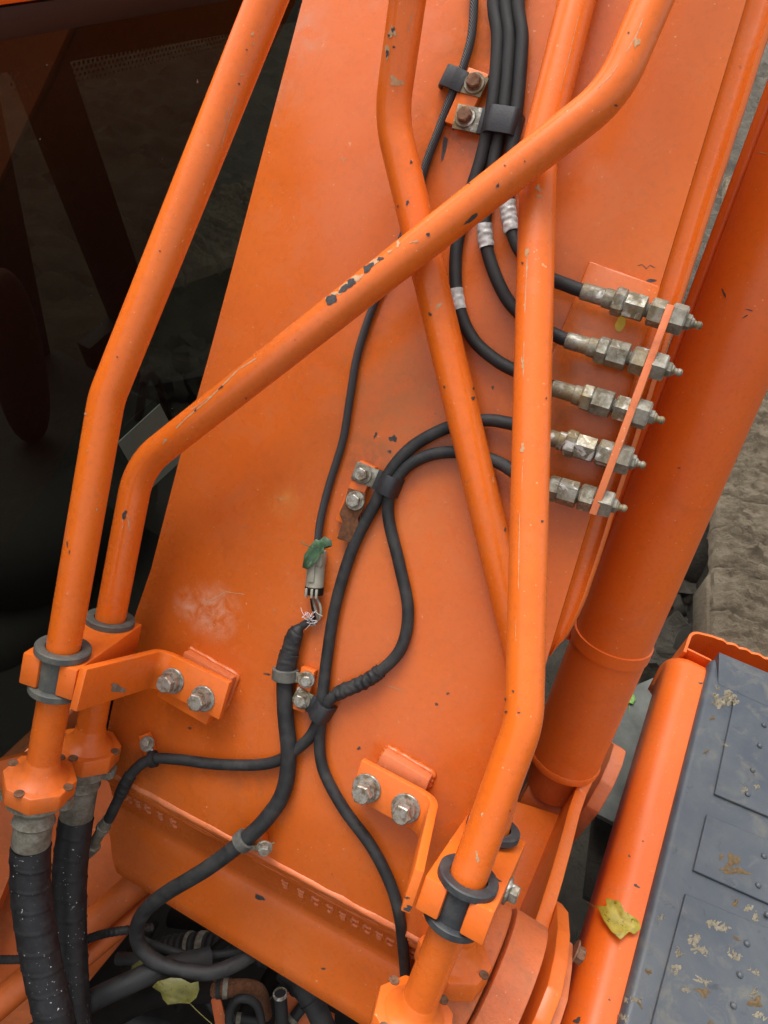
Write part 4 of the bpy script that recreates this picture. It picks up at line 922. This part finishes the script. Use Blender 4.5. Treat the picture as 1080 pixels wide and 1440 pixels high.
# ------------------------------------------------------------------ dusty deck between cylinder and box
ZD = HC - 1.85
dk = mk('deck_plate', prism([onz(x, y, ZD) for x, y in [(930, 948), (866, 975), (838, 1010), (832, 1140), (880, 1165), (960, 1010)]], -ZV * .02, .003), 'deck'); tag(dk, 'pale dusty grey deck plate showing between cylinder and box', 'plate')
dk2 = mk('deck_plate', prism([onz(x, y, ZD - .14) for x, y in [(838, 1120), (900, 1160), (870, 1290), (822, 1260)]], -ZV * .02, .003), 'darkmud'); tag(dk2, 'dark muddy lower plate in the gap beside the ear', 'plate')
leaf('leaf', 'small fresh green leaf on the grey deck plate', [(880, 979), (885, 975), (892, 977), (894, 984), (890, 990), (883, 988)], lambda x, y, h: onz(x, y, ZD + h), 'leaffresh', [(885, 989), (885, 998), (884, 1003)], curl=.004)

# ------------------------------------------------------------------ crawler track
ZK = .95
ta, tb_ = onz(1009, 700, ZK), onz(1003, 920, ZK); td = (ta - tb_).normalized(); tr = Vector((td.y, -td.x, 0))
track = thing('crawler_track', 'muddy crawler track with caked shoes beyond the tool box', 'track', tb_ - ZV * .9)
for k in range(-2, 22):
    o = tb_ + td * (.19 * k); V, Fc = [], []; nx, ny = 60, 30
    for j in range(ny + 1):
        for i in range(nx + 1):
            u, v = i / nx, j / ny; p_ = o + tr * (.55 * u) + td * (.186 * v)
            g_ = max(math.exp(-((v - c_) / .06) ** 2) for c_ in (.12, .5, .88))
            z = .014 * noise.fractal(p_ * 45, .7, 2.1, 4) + (.016 + .012 * noise.noise(p_ * 3)) * g_ + .026 * noise.fractal(Vector((p_.dot(tr) * 7, p_.dot(td) * 22, k * .3)), .75, 2.1, 6) + .010 * noise.noise(p_ * 4)
            ed = min(u * 18, 1, (1 - u) * 18) ; ej = min(v * 12, 1, (1 - v) * 12)
            z = z * ed - .014 * (1 - ej) - .006 * (1 - ed)
            V.append(p_ + ZV * z + tr * (.008 * noise.noise(p_ * 20) * (u < .02)))
    for j in range(ny):
        for i in range(nx): a = j * (nx + 1) + i; Fc.append([a, a + 1, a + nx + 2, a + nx + 1])
    sk = [j * (nx + 1) for j in range(ny + 1)]; n0 = len(V); V += [V[a] - ZV * .05 for a in sk]
    for j in range(ny): Fc.append([sk[j], sk[j + 1], n0 + j + 1, n0 + j])
    f0 = list(range(nx + 1)); n1 = len(V); V += [V[a] - ZV * .05 for a in f0]
    for j in range(nx): Fc.append([f0[j], f0[j + 1], n1 + j + 1, n1 + j])
    mk('track_shoe', (V, Fc), 'trackmud', track, 70)
mk('track_frame', obox(tb_ + td * 1.6 + tr * .30 - ZV * .42, (tr, td, ZV), (.20, 2.6, .30), .03), 'darkmud', track)
for k in range(6):
    c = tb_ + td * (.5 * k - .2) + tr * .04 - ZV * .38
    mk('roller', lathe(c, tr, [(0, .06), (.01, .11), (.05, .12), (.09, .12), (.1, .1)], 24), 'darkmud', track)
mk('guard_plate', prism([onz(1012, 792, ZK - .03), onz(1012, 900, ZK - .03), onz(1006, 912, ZK - .03) - tr * .025, onz(1004, 815, ZK - .03) - tr * .025], -ZV * .10, .006), 'trackmud', track)
# heaped mud clods beside the track
rnd = random.Random(11); parts = []
for k in range(120):
    c = onz(940 + rnd.gauss(0, 40), 860 + rnd.gauss(0, 80), .25 + rnd.random() * .25); r = .03 + rnd.random() * .07
    bm = bmesh.new(); bmesh.ops.create_icosphere(bm, subdivisions=2, radius=r); off = Vector((k * 3.1, 0, 0))
    for v in bm.verts: v.co = c + v.co * (1 + 1.1 * noise.fractal(v.co * 22 + off, .7, 2.2, 4))
    bm.verts.index_update(); parts.append(([v.co.copy() for v in bm.verts], [[v.index for v in f.verts] for f in bm.faces])); bm.free()
cl = mk('mud_clods', join(*parts), 'mud', None, 80); stuff(cl); tag(cl, 'heap of dark crumbly mud clods between track and machine', 'mud')

# ------------------------------------------------------------------ cab beside the boom
XC = -.80
cab = thing('cab', 'cab side with large dark tinted window, dust specks and orange top frame', 'cab', Vector((XC, .6, .9)))
gpts = [(-90, 20), (120, -25), (700, -110), (700, 600), (430, 720), (140, 1000), (45, 1052), (-90, 1150)]
def cabpt(y, z, x=XC): return Vector((x, y, z))
y0c, y1c, z0c, z1c = -.9, 3.2, onx(25, 1066, XC).z, onx(20, 40, XC).z
pane = mk('window_pane', ([cabpt(y0c, z0c), cabpt(y1c, z0c), cabpt(y1c, z1c), cabpt(y0c, z1c)], [[0, 1, 2, 3]]), 'glass', cab)
mk('roof_rail', obox(cabpt((y0c + y1c) / 2, z1c + .046, XC - .02), (YV, ZV, XA), ((y1c - y0c) / 2, .022, .03), .008), 'pipe', cab)
mk('gasket', obox(cabpt((y0c + y1c) / 2, z1c + .006, XC - .01), (YV, ZV, XA), ((y1c - y0c) / 2, .0165, .012), .004), 'cabpaint', cab)
mk('sill', obox(cabpt((y0c + y1c) / 2, z0c - .05, XC - .01), (YV, ZV, XA), ((y1c - y0c) / 2, .048, .02), .006), 'frame', cab)
# printed dark border with its dotted edge, on the inside of the pane
zf = onx(60, 90, XC).z
mk('frit_band', prism([cabpt(y0c, zf, XC - .006), cabpt(y1c, zf, XC - .006), cabpt(y1c, z1c, XC - .006), cabpt(y0c, z1c, XC - .006)], -XA * .0006, 0), 'cabpaint', cab)
dots = []
yA, yB = onx(20, 110, XC).y, onx(345, 14, XC).y
for r in range(5):
    n_ = int((yB - yA) / .0075)
    for i in range(n_):
        y = yA + (yB - yA) * (i + .5 * (r % 2)) / n_; z = zf - .004 - r * .0062; rr = .0030 - .0004 * r
        c = cabpt(y, z, XC - .0062); k = 6
        dots.append(([c + (YV * math.cos(6.283 * j / k) + ZV * math.sin(6.283 * j / k)) * rr for j in range(k)], [list(range(k))]))
stuff(mk('frit_dots', join(*dots), 'frit', cab, smooth=False))
# inside: floor, far side posts, seat, console
XF = -1.85
mk('cab_floor', prism([cabpt(y0c, z0c - .06, XC - .03), cabpt(1.5, z0c - .06, XC - .03), cabpt(1.5, z0c - .06, XF), cabpt(y0c, z0c - .06, XF)], -ZV * .03, 0), 'cabtrim', cab)
def farbar(a, b, wd, X=XF, nm='cab_post'):
    pa_, pb_ = onx(*a, X), onx(*b, X); d = (pb_ - pa_).normalized(); s = d.cross(XA).normalized() * wd / 2
    mk(nm, prism([pa_ - s, pb_ - s, pb_ + s, pa_ + s], -XA * .06, .006), 'cabtrim', cab)
farbar((40, 20), (205, 480), .16); farbar((-30, 150), (60, 560), .14); farbar((-40, 80), (420, 10), .10); farbar((150, 470), (230, 700), .18)
mk('far_door', prism([onx(-80, 560, XF), onx(120, 560, XF), onx(330, 520, XF), onx(330, 1000, XF), onx(-80, 1200, XF)], -XA * .04, .004), 'cabtrim', cab)
def blob(c, rx, ry, rz, mat, nm, sd=0):
    bm = bmesh.new(); bmesh.ops.create_uvsphere(bm, u_segments=28, v_segments=18, radius=1)
    for v in bm.verts:
        q = v.co.copy(); f = (abs(q.x) ** 3 + abs(q.y) ** 3 + abs(q.z) ** 3) ** (-1 / 3); q = q * (f * .6 + .4)
        v.co = c + Vector((q.x * rx, q.y * ry, q.z * rz))
    bm.verts.index_update(); r = ([v.co.copy() for v in bm.verts], [[v.index for v in f.verts] for f in bm.faces]); bm.free()
    return mk(nm, r, mat, cab, 80)
blob(onx(60, 720, -1.25), .24, .30, .14, 'cabtrim', 'seat_cushion')
blob(onx(25, 510, -1.35), .05, .06, .24, 'seat', 'seat_back')
blob(onx(40, 880, -1.1), .12, .20, .10, 'cabtrim', 'console')
mk('grab_handle', tube(spline([onx(195, 590, -.93), onx(205, 530, -.92), onx(222, 540, -.92), onx(240, 600, -.93)], 8), .009, 12), 'seat', cab)
# pale card stuck behind the glass
cardp = [onx(x, y, XC - .03) for x, y in [(165, 622), (224, 568), (252, 650), (205, 690)]]
cd_ = mk('pale_sheet', prism([onx(165, 622, XC + .008), onx(224, 568, XC + .008), onx(262, 640, XC + .008), onx(206, 692, XC + .008)], XA * .0015, 0), 'card'); tag(cd_, 'pale grey-green sheet fixed to the cab window behind the bent pipe', 'sheet')
